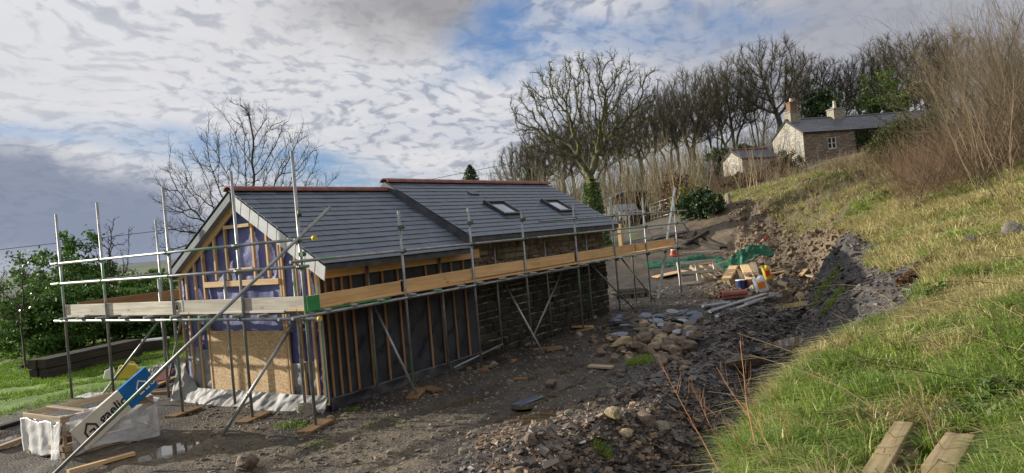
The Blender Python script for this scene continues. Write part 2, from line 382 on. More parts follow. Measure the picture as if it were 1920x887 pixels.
# surface kinds -> base colour and wetness per vertex
def surf(x, y):
    s = -y-T(x)+fbm(x*.6+3, y*.6, 3)*.22*sstep(x, -6, 0)
    n1 = fbm(x*.8, y*.8, 4); n2 = fbm(x*2.3+40, y*2.3, 3); n3 = fbm(x*.17+9, y*.17, 3)
    def c(a): return np.array(a)[None, :]
    def lerp(A, B, w): return A*(1-w[:, None])+B*w[:, None]
    mud = lerp(c((.032, .025, .018)), c((.070, .053, .037)), sstep(n1+n2*.4, -.5, .5))
    wet = .75-.5*sstep(n1, -.3, .4)
    rt = np.clip(ruts(x, y, -1.0)+ruts(x, y, -2.6), 0, 1)*(1-sstep(x, 16, 24)); mud = lerp(mud, mud*.7, rt); wet = np.clip(wet+rt*.5, 0, 1)
    # drier gravelly brown soil in the foreground, with moss
    fg = (1-sstep(x, -.2, 1.6+1.2*0))*(1-sstep(y, 4, 7)); fg = fg*sstep(s, -9, -7.5)
    mud = lerp(mud, c((.125, .097, .062)), fg*sstep(n2+n1, -.5, .5)); wet = wet*(1-.6*fg)
    moss = sstep(n3+n2*.5+.15*n1, .22, .5)*sstep(s, -9, -6)*(1-sstep(x, 1.5, 4))*sstep(x, -5, -2)
    mud = lerp(mud, c((.11, .13, .035)), moss*.75)
    spoil = sstep(s, -2.9, -2.1)*(1-sstep(s, -.15, .15))*sstep(x, -4, -1)*(1-sstep(x, 12, 17))
    mud = lerp(mud, c((.042, .036, .031)), spoil); wet = wet*(1-.3*spoil)
    tr = sstep(s, -.8, -.4)*(1-sstep(s, .1, .3)); mud = lerp(mud, c((.05, .042, .035)), tr*sstep(x, -4, 0)*(1-sstep(x, 14, 20)))
    slate = lerp(c((.055, .052, .054)), c((.10, .09, .082)), sstep(n2, -.4, .5))
    brown = lerp(c((.10, .072, .045)), c((.20, .15, .095)), sstep(n1+n2*.5, -.5, .5))
    sc = lerp(slate, brown, sstep(x+n1*3, 12, 15))
    wsc = sstep(s, -.1, .15)
    soilhi = np.interp(x, [-10, 1.6, 2.6, 4, 7, 9, 13, 17, 22, 26, 30, 36], [.40, .48, 1.6, 1.95, 1.9, 1.65, 1.5, 1.4, .3, -1.1, -2.6, -3.8])+n1*.4*sstep(x, 3, 8)+n1*.1
    colr = lerp(mud, sc, wsc); wet = wet*(1-.8*wsc)
    g = lerp(c((.06, .075, .022)), c((.115, .095, .045)), sstep(n3*1.1+n1*.5, -.6, .15))
    g = lerp(g, c((.13, .10, .06)), sstep(s, 7, 16))
    wg = sstep(s, soilhi-.1, soilhi+.2); nearw = 1-sstep(x, -6, -4)*(1-sstep(s, -1, .3))
    colr = lerp(colr, g, np.clip(wg, 0, 1)); wet = wet*(1-wg)
    colr = lerp(colr, lerp(c((.085, .062, .040)), c((.17, .125, .08)), sstep(n1+n2*.5, -.5, .5)), sstep(x, 16, 22)*(1-wg)*(1-sstep(x, 33, 38))*(.45+.55*sstep(s, -6, -4.5)))
    colr = lerp(colr, c((.09, .13, .03)), sstep(x, 21, 24)*(1-sstep(s, -6.2, -5.2))*sstep(n3+n1*.5, -.25, .1))
    lawn = np.clip(sstep(y, 6.6, 8.4+n1)*(1-sstep(x, 18, 24)), 0, 1)
    lg = lerp(c((.11, .19, .022)), c((.20, .29, .035)), sstep(n1+n3, -.4, .4))
    rut = sstep(np.abs(fbm(x*.25, y*1.1, 3)), .0, .10); lg = lerp(c((.09, .08, .045)), lg, np.clip(rut+.25, 0, 1))
    colr = lerp(colr, lg, lawn); wet = wet*(1-lawn)
    up = sstep(x, 31, 42)*(1-sstep(s, -6, 2)*(1-sstep(x, 50, 60)))
    wood = lerp(c((.12, .10, .05)), c((.09, .10, .035)), sstep(n3, -.3, .3)); colr = lerp(colr, wood, up*(1-wg)*(1-sstep(-s, 12, 14)*0))
    R = np.hypot(x, y); fr = sstep(R, 120, 400)
    fld = lerp(c((.07, .10, .035)), c((.05, .055, .045)), sstep(fbm(x*.006, y*.006, 3), -.1, .15)); colr = lerp(colr, fld, fr)
    return np.clip(colr, 0, 1), np.clip(wet, 0, 1)
colv, wetv = surf(V[:, 0], V[:, 1])
gm, t, b = newmat('ground_soil')
ca = t.n('ShaderNodeAttribute', attribute_name='surface'); wa = t.n('ShaderNodeAttribute', attribute_name='wetness')
P = t.n('ShaderNodeTexCoord').outputs['Object']
vr = t.noise(P, 2.2, 4, .6); v1 = t.noise(P, 26, 6, .65); v2 = t.voro(t.mapping(P, (1, 1, 1)), 22, out='Color')
vs = t.n('ShaderNodeSeparateXYZ'); t.put(vs.inputs[0], v2)
k = t.math('ADD', t.math('MULTIPLY', v1, 1.3), t.math('MULTIPLY', vs.outputs[0], .7)); k = t.math('ADD', t.math('MULTIPLY', k, .9), t.math('MULTIPLY_ADD', vr, .9, -.4))
t.put(b.inputs['Base Color'], t.vmath('SCALE', ca.outputs['Color'], k))
wr = t.math('MULTIPLY', wa.outputs['Fac'], t.smooth(t.noise(P, 1.7, 5, .6), .35, .65))
t.put(b.inputs['Roughness'], t.math('MULTIPLY_ADD', wr, -.75, .92)); b.inputs['Specular IOR Level'].default_value = .5
hh = t.math('ADD', t.math('MULTIPLY', v1, .8), t.math('MULTIPLY', t.voro(P, 30), .5))
t.put(b.inputs['Normal'], t.bump(hh, .8, .035))
gr = np_obj('ground', V, F, gm, smooth=True); tag(gr, kind='structure')
at_ = gr.data.color_attributes.new('surface', 'FLOAT_COLOR', 'POINT'); at_.data.foreach_set('color', np.concatenate([colv, np.ones((len(colv), 1))], 1).astype(np.float32).ravel())
aw = gr.data.attributes.new('wetness', 'FLOAT', 'POINT'); aw.data.foreach_set('value', wetv.astype(np.float32))
# ------------------------------------------------------------------ materials
def wood(name, c0, c1, dark=.5, rough=.7, knots=True):
    mt, t, b = newmat(name); P = t.n('ShaderNodeTexCoord').outputs['Object']
    oi = t.n('ShaderNodeObjectInfo').outputs['Random']
    P = t.vmath('ADD', P, t.vmath('SCALE', (7, 3, 5), oi))
    g = t.noise(t.mapping(P, (1.2, 26, 26)), 1, 5, .6, .4); g2 = t.noise(t.mapping(P, (.8, 3, 3)), 1.6, 3)
    c = t.mix(t.smooth(g, .35, .65), c0, c1); c = t.mix(t.math('MULTIPLY', t.smooth(g2, .45, .75), dark), c, tuple(v*.5 for v in c0))
    if knots:
        kn = t.voro(t.mapping(P, (2.2, 7, 7)), 1); c = t.mix(t.math('MULTIPLY', t.math('SUBTRACT', 1, t.smooth(kn, .06, .16)), .6), c, (.12, .06, .025, 1))
    k = t.math('MULTIPLY_ADD', oi, .35, .82); t.put(b.inputs['Base Color'], t.vmath('SCALE', c, k))
    b.inputs['Roughness'].default_value = rough; b.inputs['Specular IOR Level'].default_value = .25
    t.put(b.inputs['Normal'], t.bump(g, .25, .004)); return mt
w_new = wood('new_timber', (.58, .38, .18, 1), (.70, .49, .26, 1), .25)
w_board = wood('toe_board_timber', (.58, .35, .15, 1), (.70, .45, .22, 1), .4)
w_pale = wood('weathered_pale_timber', (.40, .36, .29, 1), (.56, .52, .43, 1), .35)
w_stud = wood('stud_timber', (.46, .30, .15, 1), (.62, .43, .24, 1), .35)
w_bat = wood('treated_batten', (.28, .145, .06, 1), (.38, .21, .10, 1), .4)
w_old = wood('old_dark_timber', (.025, .020, .016, 1), (.06, .047, .036, 1), .5)
w_wet = wood('wet_sole_timber', (.17, .10, .055, 1), (.30, .185, .095, 1), .7, .55)
w_crate = wood('crate_timber', (.30, .22, .14, 1), (.46, .36, .24, 1), .5)

def galv(name, green):
    mt, t, b = newmat(name); P = t.n('ShaderNodeTexCoord').outputs['Object']; oi = t.n('ShaderNodeObjectInfo').outputs['Random']
    P2 = t.vmath('ADD', P, t.vmath('SCALE', (9, 3, 5), oi))
    n = t.noise(t.mapping(P2, (3, 12, 12)), 2, 5, .65)
    c = t.mix(t.smooth(n, .3, .7), (.20, .205, .20, 1), (.40, .405, .39, 1))
    gr_ = t.smooth(t.noise(t.mapping(P2, (1.1, .3, .3)), 1, 2, .4), .60-green, .64-green)
    gr_ = t.math('MULTIPLY', gr_, t.smooth(t.noise(t.mapping(P2, (6, 30, 30)), 1, 4), .30, .5))
    c = t.mix(t.math('MULTIPLY', gr_, .8), c, (.12, .30, .13, 1))
    t.put(b.inputs['Base Color'], c); t.put(b.inputs['Metallic'], t.math('MULTIPLY_ADD', gr_, -.5, .55)); b.inputs['Roughness'].default_value = .42
    t.put(b.inputs['Normal'], t.bump(n, .15, .002)); return mt
m_galv = galv('galvanised_tube', -.02); m_galvg = galv('painted_tube', .05)
m_coup = noisy('coupler_steel', [(.03, .05, .03), (.07, .14, .07), (.16, .17, .16)], 9, .5, .4, 60, .003, metal=.4)
m_green = noisy('green_paint', [(.03, .22, .07), (.06, .34, .12)], 6, .5, .2)
m_yel = noisy('yellow_plastic', [(.55, .42, .03), (.62, .50, .06)], 4, .4, .1)

def slates(name, a, b_):
    mt, t, b = newmat(name); P = t.n('ShaderNodeTexCoord').outputs['Object']; g = t.n('ShaderNodeNewGeometry').outputs['Random Per Island']
    hv = t.n('ShaderNodeTexWhiteNoise', noise_dimensions='1D'); t.put(hv.inputs['W'], g)
    n = t.noise(P, 5, 5, .6); f = t.math('ADD', t.math('MULTIPLY', n, .35), t.math('MULTIPLY', hv.outputs['Value'], .65))
    t.put(b.inputs['Base Color'], t.mix(f, a, b_)); t.put(b.inputs['Roughness'], t.math('MULTIPLY_ADD', hv.outputs['Value'], .2, .42))
    b.inputs['Specular IOR Level'].default_value = .55
    t.put(b.inputs['Normal'], t.bump(t.noise(t.mapping(P, (6, 14, 14)), 3, 6, .65), .5, .006)); return mt
m_slate = slates('roof_slate', (.048, .060, .082, 1), (.14, .165, .205, 1))
m_slate_old = slates('old_roof_slate', (.075, .08, .095, 1), (.15, .155, .175, 1))
m_ridge = noisy('clay_ridge', [(.17, .055, .04), (.27, .10, .07)], 4, .6, .3, 25, .004)
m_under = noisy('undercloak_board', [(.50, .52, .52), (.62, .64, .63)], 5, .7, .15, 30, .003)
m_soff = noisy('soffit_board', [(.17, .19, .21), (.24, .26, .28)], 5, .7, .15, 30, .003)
m_lead = noisy('lead_flashing', [(.06, .065, .075), (.12, .125, .135)], 5, .5, .3, 15, .006, metal=.3)
m_blue = noisy('blue_membrane', [(.065, .075, .20), (.11, .125, .29), (.15, .17, .36)], 1.6, .5, .6, 2.2, .05, spec=.3)
m_grey = noisy('grey_membrane', [(.032, .034, .040), (.065, .068, .076)], 1.8, .55, .7, 3.0, .04)
m_ink = noisy('membrane_ink', [(.012, .013, .02), (.03, .03, .04)], 6, .5, 0)
m_tarp = noisy('grey_plastic_sheet', [(.18, .18, .175), (.28, .28, .27)], 3, .6, .4, 6, .03, spec=.3)
m_dpc = noisy('black_plastic_sheet', [(.02, .021, .024), (.05, .052, .06)], 3, .35, .6, 5, .03, spec=.5)
mt, t, b = newmat('osb_board'); P = t.n('ShaderNodeTexCoord').outputs['Object']
vv = t.n('ShaderNodeTexVoronoi'); vv.inputs['Scale'].default_value = 1; t.put(vv.inputs['Vector'], t.mapping(t.vmath('ADD', P, t.vmath('SCALE', t.noise(P, 6, 3, out=1), .12)), (30, 30, 62), (0.5, .3, .2)))
s1 = t.n('ShaderNodeSeparateXYZ'); t.put(s1.inputs[0], vv.outputs['Color'])
c = t.ramp(s1.outputs[0], [(0, (.36, .22, .10)), (.45, (.55, .37, .18)), (1, (.70, .51, .28))])
c = t.mix(t.math('MULTIPLY', t.smooth(t.noise(P, 2.5, 4), .45, .7), .3), c, (.22, .13, .06, 1))
t.put(b.inputs['Base Color'], c); b.inputs['Roughness'].default_value = .6; t.put(b.inputs['Normal'], t.bump(s1.outputs[1], .3, .004)); m_osb = mt
def stonework(name, cols, sc, mortar, bd=.05, rnd=1, jag=.08):
    mt, t, b = newmat(name); P = t.n('ShaderNodeTexCoord').outputs['Object']
    Pw = t.vmath('ADD', P, t.vmath('SCALE', t.vmath('SUBTRACT', t.noise(P, 3, 3, out=1), (.5, .5, .5)), jag*2))
    Pm = t.mapping(Pw, sc)
    v = t.n('ShaderNodeTexVoronoi'); v.inputs['Scale'].default_value = 1; t.put(v.inputs['Vector'], Pm)
    e = t.voro(Pm, 1, 'DISTANCE_TO_EDGE'); s1 = t.n('ShaderNodeSeparateXYZ'); t.put(s1.inputs[0], v.outputs['Color'])
    c = t.ramp(s1.outputs[0], [(i/(len(cols)-1), q) for i, q in enumerate(cols)])
    n = t.noise(P, 9, 6, .65); c = t.vmath('SCALE', c, t.math('MULTIPLY_ADD', n, 1.1, .45))
    mo = t.math('SUBTRACT', 1, t.smooth(e, .02, .09)); c = t.mix(t.math('MULTIPLY', mo, .85), c, (*mortar, 1))
    t.put(b.inputs['Base Color'], c); b.inputs['Roughness'].default_value = .9; b.inputs['Specular IOR Level'].default_value = .2
    h = t.math('ADD', t.smooth(e, 0, .22), t.math('MULTIPLY', n, .6)); t.put(b.inputs['Normal'], t.bump(h, .9, bd)); return mt
m_stone = stonework('rubble_stone_wall', [(.16, .13, .09), (.30, .26, .19), (.22, .19, .14), (.38, .34, .26), (.12, .13, .09)], (2.7, 2.7, 6.5), (.10, .09, .075))
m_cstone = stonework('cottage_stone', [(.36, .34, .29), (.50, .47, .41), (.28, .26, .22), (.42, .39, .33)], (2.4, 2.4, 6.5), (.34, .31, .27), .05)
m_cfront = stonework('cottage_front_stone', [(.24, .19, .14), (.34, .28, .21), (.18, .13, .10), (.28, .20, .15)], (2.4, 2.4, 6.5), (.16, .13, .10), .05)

mt, t, b = newmat('window_glass'); b.inputs['Base Color'].default_value = (.25, .28, .32, 1); b.inputs['Roughness'].default_value = .08; b.inputs['Specular IOR Level'].default_value = 1; b.inputs['Metallic'].default_value = .75; m_glass = mt
mt, t, b = newmat('dark_glass'); b.inputs['Base Color'].default_value = (.02, .022, .025, 1); b.inputs['Roughness'].default_value = .06; m_dglass = mt
m_frame = noisy('dark_grey_metal', [(.05, .055, .065), (.08, .085, .095)], 6, .4, .05, metal=.5)
m_white = noisy('white_paint', [(.66, .66, .63), (.78, .78, .75)], 5, .5, .1)
m_black = noisy('black_gap', [(.012, .012, .012), (.02, .02, .02)], 5, .8, 0)

# ------------------------------------------------------------------ the barn
barn = empty('barn', (.8, .62, 0), 0, label='slate roofed barn under conversion, blue membrane gable and half stone side wall', cat='barn')
RY = 2.38; YE0, YE1 = .18, 4.36; XV = .60
ZR1, ZE1 = 3.74, 2.36     # lower roof: ridge, eave (top of slates)
ZR2, ZE2 = 3.93, 2.58; XS = 4.52; XE = 11.42
def slate_slope(x0, x1, ye, ze, zr, front, name, seed):
    r = np.random.default_rng(seed); sg = 1 if front else -1
    A = Vector((0, RY-ye, zr-ze)); L = A.length; u = A.normalized(); nrm = Vector((0, -u.z, u.y)) if front else Vector((0, u.z, u.y))
    if nrm.z < 0: nrm = -nrm
    g = .172; w = .30; nrow = int(math.ceil(L/g)); mb = MB()
    for i in range(nrow):
        s0 = i*g; s1 = min(s0+g*1.25, L-.01); off = (i % 2)*w/2; x = x0-off
        while x < x1:
            a = max(x, x0)+.002; bb = min(x+w, x1)-.002; x += w
            if bb-a < .03: continue
            lift = .016+r.random()*.004; o = Vector((0, ye, ze)); j = (r.random()-.5)*.006
            p = [o+u*(s0+j)+nrm*lift, o+u*s1+nrm*.002]
            q = [v-nrm*.007 for v in p]
            vs = [(a, p[0].y, p[0].z), (bb, p[0].y, p[0].z+(r.random()-.5)*.003), (bb, p[1].y, p[1].z), (a, p[1].y, p[1].z), (a, q[0].y, q[0].z), (bb, q[0].y, q[0].z), (bb, q[1].y, q[1].z), (a, q[1].y, q[1].z)]
            mb.add(vs, [(0, 1, 2, 3), (4, 7, 6, 5), (0, 4, 5, 1), (1, 5, 6, 2), (2, 6, 7, 3), (3, 7, 4, 0)])
    return mb.build(name, m_slate, barn)
lower = slate_slope(XV, XS+.02, YE0, ZE1, ZR1, True, 'slate_roof', 1)
slate_slope(XV, XS+.02, YE1, ZE1+.08, ZR1, False, 'slate_roof', 2)
slate_slope(XS, XE, YE0, ZE2, ZR2, True, 'slate_roof', 3)
slate_slope(XS, XE, YE1, ZE2, ZR2, False, 'slate_roof', 4)
def deck(x0, x1, ze, zr, th=.09):
    P_ = [(x0, YE0+.02, ze-.006), (x0, RY, zr-.006), (x0, YE1-.02, ze-.006), (x0, YE1-.02, ze-.006-th), (x0, RY, zr-th-.01), (x0, YE0+.02, ze-.006-th)]
    return MB().prism(P_, (x1-x0, 0, 0))
deck(XV+.03, XS-.01, ZE1, ZR1).build('roof_deck', m_lead, barn)
deck(XS+.03, XE-.03, ZE2, ZR2).build('roof_deck', m_lead, barn)
# step between the roofs: dark verge face
vb = MB()
for (y0, z0, y1, z1) in ((YE0+.01, ZE2, RY, ZR2), (YE1-.01, ZE2, RY, ZR2)):
    vb.prism([(XS-.012, y0, z0-.012), (XS-.012, y1, z1-.012), (XS-.012, y1, z1-.22), (XS-.012, y0, z0-.22)], (.03, 0, 0))
vb.build('verge_flashing', m_lead, barn)
# clay ridge tiles, half round, laid end to end
def ridge(x0, x1, z, name='ridge_tile'):
    mb = MB(); x = x0; L = .45
    while x < x1-.05:
        e = min(x+L, x1); n = 7; ro = .105; rin = .088; vs = []; 
        for (xx, k) in ((x, 1.04), (e-.004, 1.0)):
            for R_ in (ro*k, rin):
                vs += [(xx, RY+math.cos(a)*R_*1.15, z-.035+math.sin(a)*R_*.85) for a in [math.pi*(i/(n-1)) for i in range(n)]]
        fs = []
        for i in range(n-1):
            fs += [(i, i+1, 2*n+i+1, 2*n+i), (n+i, 3*n+i, 3*n+i+1, n+i+1), (i, n+i, n+i+1, i+1), (2*n+i, 2*n+i+1, 3*n+i+1, 3*n+i)]
        mb.add(vs, fs); x = e
    return mb.build(name, m_ridge, barn)
ridge(XV-.02, XS-.02, ZR1+.02); ridge(XS-.03, XE+.02, ZR2+.02)
# verge undercloak boards on the sunlit gable edge (right rake) and soffit on the left rake
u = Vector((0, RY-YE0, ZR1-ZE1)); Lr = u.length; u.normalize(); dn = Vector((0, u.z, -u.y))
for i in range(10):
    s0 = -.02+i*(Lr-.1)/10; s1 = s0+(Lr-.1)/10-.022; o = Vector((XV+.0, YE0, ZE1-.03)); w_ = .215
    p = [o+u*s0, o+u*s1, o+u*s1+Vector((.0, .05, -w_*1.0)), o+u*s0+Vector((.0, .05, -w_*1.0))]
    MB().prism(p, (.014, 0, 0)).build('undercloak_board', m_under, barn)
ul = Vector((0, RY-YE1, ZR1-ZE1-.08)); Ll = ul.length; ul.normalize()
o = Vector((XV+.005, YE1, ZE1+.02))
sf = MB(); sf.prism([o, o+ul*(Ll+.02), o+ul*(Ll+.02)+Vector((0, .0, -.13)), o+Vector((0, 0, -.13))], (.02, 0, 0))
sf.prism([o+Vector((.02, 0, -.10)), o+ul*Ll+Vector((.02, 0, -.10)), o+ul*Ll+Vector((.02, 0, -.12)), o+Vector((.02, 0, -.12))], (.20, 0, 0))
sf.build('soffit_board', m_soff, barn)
# gable: rafters on both rakes, membrane, studs, opening frames
XG = .80
def rake_z(y):  # underside of roof at the gable
    return (ZE1+(y-YE0)*(ZR1-ZE1)/(RY-YE0) if y <= RY else ZR1-(y-RY)*(ZR1-ZE1-.08)/(YE1-RY))-.135
Yr, Yl = .56, 4.30
beam('gable_rafter', (XG-.045, Yl-.0, rake_z(Yl)-.07), (XG-.045, RY+.02, rake_z(RY)-.09), .045, .16, w_new, barn)
beam('gable_rafter', (XG-.045, Yr, rake_z(Yr)-.07), (XG-.045, RY-.02, rake_z(RY)-.09), .045, .12, w_new, barn)
poly = [(XG, Yr, .05), (XG, Yl, .05), (XG, Yl, rake_z(Yl)), (XG, RY, rake_z(RY)), (XG, Yr, rake_z(Yr))]
# membrane as a fine billowing sheet
def sheet(fn, nu, nv, thick, name, mat, parent=None, amp=.0, seed=0, nrm=(1, 0, 0)):
    N = np.array(nrm); A = np.array([fn(i/nu, j/nv) for i in range(nu+1) for j in range(nv+1)], float)
    k = fbm(A[:, 0]*2.1+A[:, 1]*2.3+seed, A[:, 2]*2.6+A[:, 1]*.6, 4)*amp+np.abs(fbm(A[:, 0]*5.1+A[:, 1]*5.3+seed, A[:, 2]*5.6+A[:, 1]*2.6, 3))*amp*.5
    vs = A+k[:, None]*N[None]
    fs = [(i*(nv+1)+j, (i+1)*(nv+1)+j, (i+1)*(nv+1)+j+1, i*(nv+1)+j+1) for i in range(nu) for j in range(nv)]
    o = mk_obj(name, vs, fs, mat, parent, smooth=True)
    md = o.modifiers.new('thickness', 'SOLIDIFY'); md.thickness = thick; return o
sheet(lambda u_, v_: (XG+.02, Yr+(Yl-Yr)*u_, .05+(rake_z(Yr+(Yl-Yr)*u_)-.05)*v_), 60, 50, .006, 'gable_membrane', m_blue, barn, .035, 1)
for y in (4.28, 4.07, 3.79, 1.37, 1.04, .74, .58):
    beam('gable_stud', (XG-.03, y, .12), (XG-.03, y, rake_z(y)-.06), .05, .042, w_stud, barn, upv=(1, 0, 0))
for y, z0 in ((3.51, .2), (1.42, .2)):
    beam('gable_stud', (XG-.03, y, z0), (XG-.03, y, rake_z(y)-.08), .05, .055, w_stud, barn, upv=(1, 0, 0))
for y, z0 in ((3.14, 2.2), (2.80, 2.2), (2.06, 2.2), (1.70, 2.2)):
    beam('gable_stud', (XG-.03, y, z0), (XG-.03, y, rake_z(y)-.10), .05, .05, w_stud, barn, upv=(1, 0, 0))
for (y0, y1, z, h_) in ((3.49, 1.44, 2.13, .10), (2.78, 2.08, 2.37, .05), (2.78, 2.08, 3.12, .06)):
    beam('cross_rail', (XG-.055, y0, z), (XG-.055, y1, z), .05, h_, w_new, barn)
MB().box((XG-.035, 2.47, .73), (.022, 2.06, 1.13)).build('boarding_panel', m_osb, barn)
beam('corner_post', (XG-.035, .555, .1), (XG-.035, .555, rake_z(.56)-.02), .05, .06, w_new, barn, upv=(1, 0, 0))
tubeo('corner_bead', (XG-.06, .52, .15), (XG-.06, .52, 2.1), .012, noisy('turquoise_strip', [(.05, .30, .30), (.12, .45, .42)], 5, .5, 0), barn)
# plastic sheet skirt at the foot of the gable
def skirt(u_, v_):
    y = .50+(4.56-.50)*u_; out = .02+.16*(1-v_)**1.3+.02*math.sin(u_*13)*(1-v_); z = -.03+.28*v_+(.55*v_*sstep(u_, .84, .94) if v_ > .2 else 0)
    return (XG-.07-out, y, z)
sheet(skirt, 140, 20, .008, 'plastic_skirt', m_tarp, barn, .085, 5)
for (y0, y1, z0, z1) in ((3.84, 4.04, .2, 1.0), (3.56, 3.78, .2, .95), (1.45, 1.02, .15, .75), (1.0, .78, .15, .8)):
    sheet(lambda u_, v_: (XG-.0-.02*v_, y0+(y1-y0)*u_, z0+(z1-z0)*v_), 10, 24, .005, 'plastic_skirt', m_tarp, barn, .06, y0)
# side wall (away from the sun): grey membrane with battens and its printed lettering
YW = .60
sheet(lambda u_, v_: (.82+(5.02-.82)*u_, YW, .0+2.34*v_), 70, 40, .006, 'side_membrane', m_grey, barn, .02, 9, (0, 1, 0))
for x in (.93, 1.11, 1.29, 1.50, 1.87, 2.27, 2.67, 3.46, 3.86, 4.25, 4.65):
    beam('batten', (x, YW-.035, .15+.02*random.random()), (x, YW-.035, 2.16), .025, .045, w_bat, barn, upv=(1, 0, 0))
beam('fascia_board', (.80, YW-.09, 2.215), (5.16, YW-.09, 2.235), .022, .19, w_new, barn)
beam('fascia_board', (XV+.06, YW-.22, 2.285), (4.50, YW-.22, 2.285), .022, .03, w_old, barn)
sheet(lambda u_, v_: (.82+(5.02-.82)*u_, YW-.05-.03*(1-v_), -.02+.22*v_), 60, 6, .006, 'damp_proof_skirt', m_dpc, barn, .05, 12, (0, 1, 0))
tv, tf = text_geo('STROTEX', .17, .004)
for i, x in enumerate(np.arange(1.15, 4.7, .33)):
    for j in range(2):
        ox, oz = x+(.16 if j else 0), .42+.72*j+(.27 if i % 2 else 0)
        ca_, sa_ = math.cos(math.radians(52)), math.sin(math.radians(52)); k = .62
        if ox+.62*k*.8 > 4.95 or oz+.55 > 2.1: continue
        MB().add([(ox+(v.x*ca_-v.y*sa_)*k, YW-.030, oz+(v.x*sa_+v.y*ca_)*k) for v in tv], tf).build('printed_word', m_ink, barn)
tv2, tf2 = text_geo('STROTEX', .13, .003)
for (ox, oz) in ((1.22, .45), (1.10, .6), (.80, .55), (.82, .95)):
    MB().add([(XG-.022, ox-(v.y*.75+v.x*.4)*.6, oz+(v.x*.8-v.y*.4)*.6) for v in tv2], tf2).build('printed_word', m_ink, barn)
# stone half: real rubble face. stones of uneven courses proud of a core wall
MB().span((4.98, .66, -.3), (11.30, 4.24, 2.50)).build('stone_wall', m_stone, barn)
r = np.random.default_rng(21); stn = MB(); z = .0
while z < 2.46:
    hh_ = r.uniform(.09, .19); x = 5.02
    while x < 11.28:
        w_ = r.uniform(.14, .46); x1 = min(x+w_, 11.3); z1 = min(z+hh_*r.uniform(.85, 1.0), 2.47)
        if x1-x > .06:
            d = r.uniform(.02, .06); g_ = .010; c_ = [(x+g_, z+g_), (x1-g_, z+g_), (x1-g_, z1-g_), (x+g_, z1-g_)]
            c_ = [(a+r.uniform(-.012, .012), b_+r.uniform(-.012, .012)) for a, b_ in c_]
            m_ = [((a*.78+(x+x1)/2*.22), (b_*.72+(z+z1)/2*.28)) for a, b_ in c_]
            vs = [(a, .665, b_) for a, b_ in c_]+[(a, .66-d*.55+r.uniform(-.008, .008), b_) for a, b_ in c_]+[(a, .66-d+r.uniform(-.012, .012), b_) for a, b_ in m_]
            stn.add(vs, [(0, 4, 5, 1), (1, 5, 6, 2), (2, 6, 7, 3), (3, 7, 4, 0), (4, 8, 9, 5), (5, 9, 10, 6), (6, 10, 11, 7), (7, 11, 8, 4), (8, 11, 10, 9)])
        x = x1
    z += hh_
m_rub = noisy('wall_stones', [(.075, .065, .045), (.16, .135, .095), (.24, .20, .145), (.11, .115, .07)], 2.5, .9, .8, 14, .02, island=.6)
m_rublow = noisy('lower_wall_stones', [(.014, .014, .010), (.030, .028, .020), (.05, .045, .032), (.018, .024, .013)], 2.5, .8, .8, 14, .02, island=.6)  # much darker, slightly greener ramp for the lower courses of the facing
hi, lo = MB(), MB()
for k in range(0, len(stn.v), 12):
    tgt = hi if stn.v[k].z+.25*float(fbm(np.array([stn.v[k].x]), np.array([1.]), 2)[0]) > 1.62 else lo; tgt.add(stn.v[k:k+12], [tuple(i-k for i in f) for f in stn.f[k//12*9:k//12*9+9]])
hi.build('stone_facing', m_rub, barn); lo.build('lower_stone_facing', m_rublow, barn)
MB().span((4.55, .50, 2.455), (11.36, .66, 2.52)).build('wall_plate', w_new, barn)
# roof windows
def roof_window(x0, x1, y0, y1):
    def rz(y): return ZE2+(y-YE0)*(ZR2-ZE2)/(RY-YE0)
    uu = Vector((0, RY-YE0, ZR2-ZE2)).normalized(); nn = Vector((0, -uu.z, uu.y)); h_ = .10
    P0 = Vector((x0, y0, rz(y0))); P1 = Vector((x0, y1, rz(y1))); ex = Vector((x1-x0, 0, 0)); fw = .055; Ls = (P1-P0).length
    f = MB()
    def bar(s0, s1, t0, t1, hh_):
        q = [P0+uu*s0+Vector((t0, 0, 0)), P0+uu*s0+Vector((t1, 0, 0)), P0+uu*s1+Vector((t1, 0, 0)), P0+uu*s1+Vector((t0, 0, 0))]
        f.prism([a+nn*.002 for a in q], nn*hh_)
    W_ = x1-x0
    bar(0, fw, 0, W_, h_*.8); bar(Ls-fw*1.4, Ls, 0, W_, h_); bar(fw, Ls-fw*1.4, 0, fw, h_*.9); bar(fw, Ls-fw*1.4, W_-fw, W_, h_*.9)
    fr = f.build('roof_window', m_frame, barn)
    q = [P0+uu*fw+Vector((fw, 0, 0)), P0+uu*fw+Vector((W_-fw, 0, 0)), P0+uu*(Ls-fw*1.4)+Vector((W_-fw, 0, 0)), P0+uu*(Ls-fw*1.4)+Vector((fw, 0, 0))]
    MB().prism([a+nn*.045 for a in q], nn*.012).build('glass_pane', m_glass, fr)
    f2 = MB(); q = [P0-uu*.13-Vector((.06, 0, 0)), P0-uu*.13+Vector((W_+.06, 0, 0)), P0+Vector((W_+.06, 0, 0)), P0-Vector((.06, 0, 0))]
    f2.prism([a+nn*.02 for a in q], nn*.006); f2.build('window_flashing', m_lead, fr)
roof_window(6.68, 7.46, .84, 1.40); roof_window(9.30, 10.10, .86, 1.42)
def rz2(y): return ZE2+(y-YE0)*(ZR2-ZE2)/(RY-YE0)
MB().box((6.95, 1.82, rz2(1.82)+.03), (.32, .14, .03), Matrix.Rotation(math.atan((ZR2-ZE2)/(RY-YE0)), 3, 'X')).build('roof_vent', m_frame, barn)

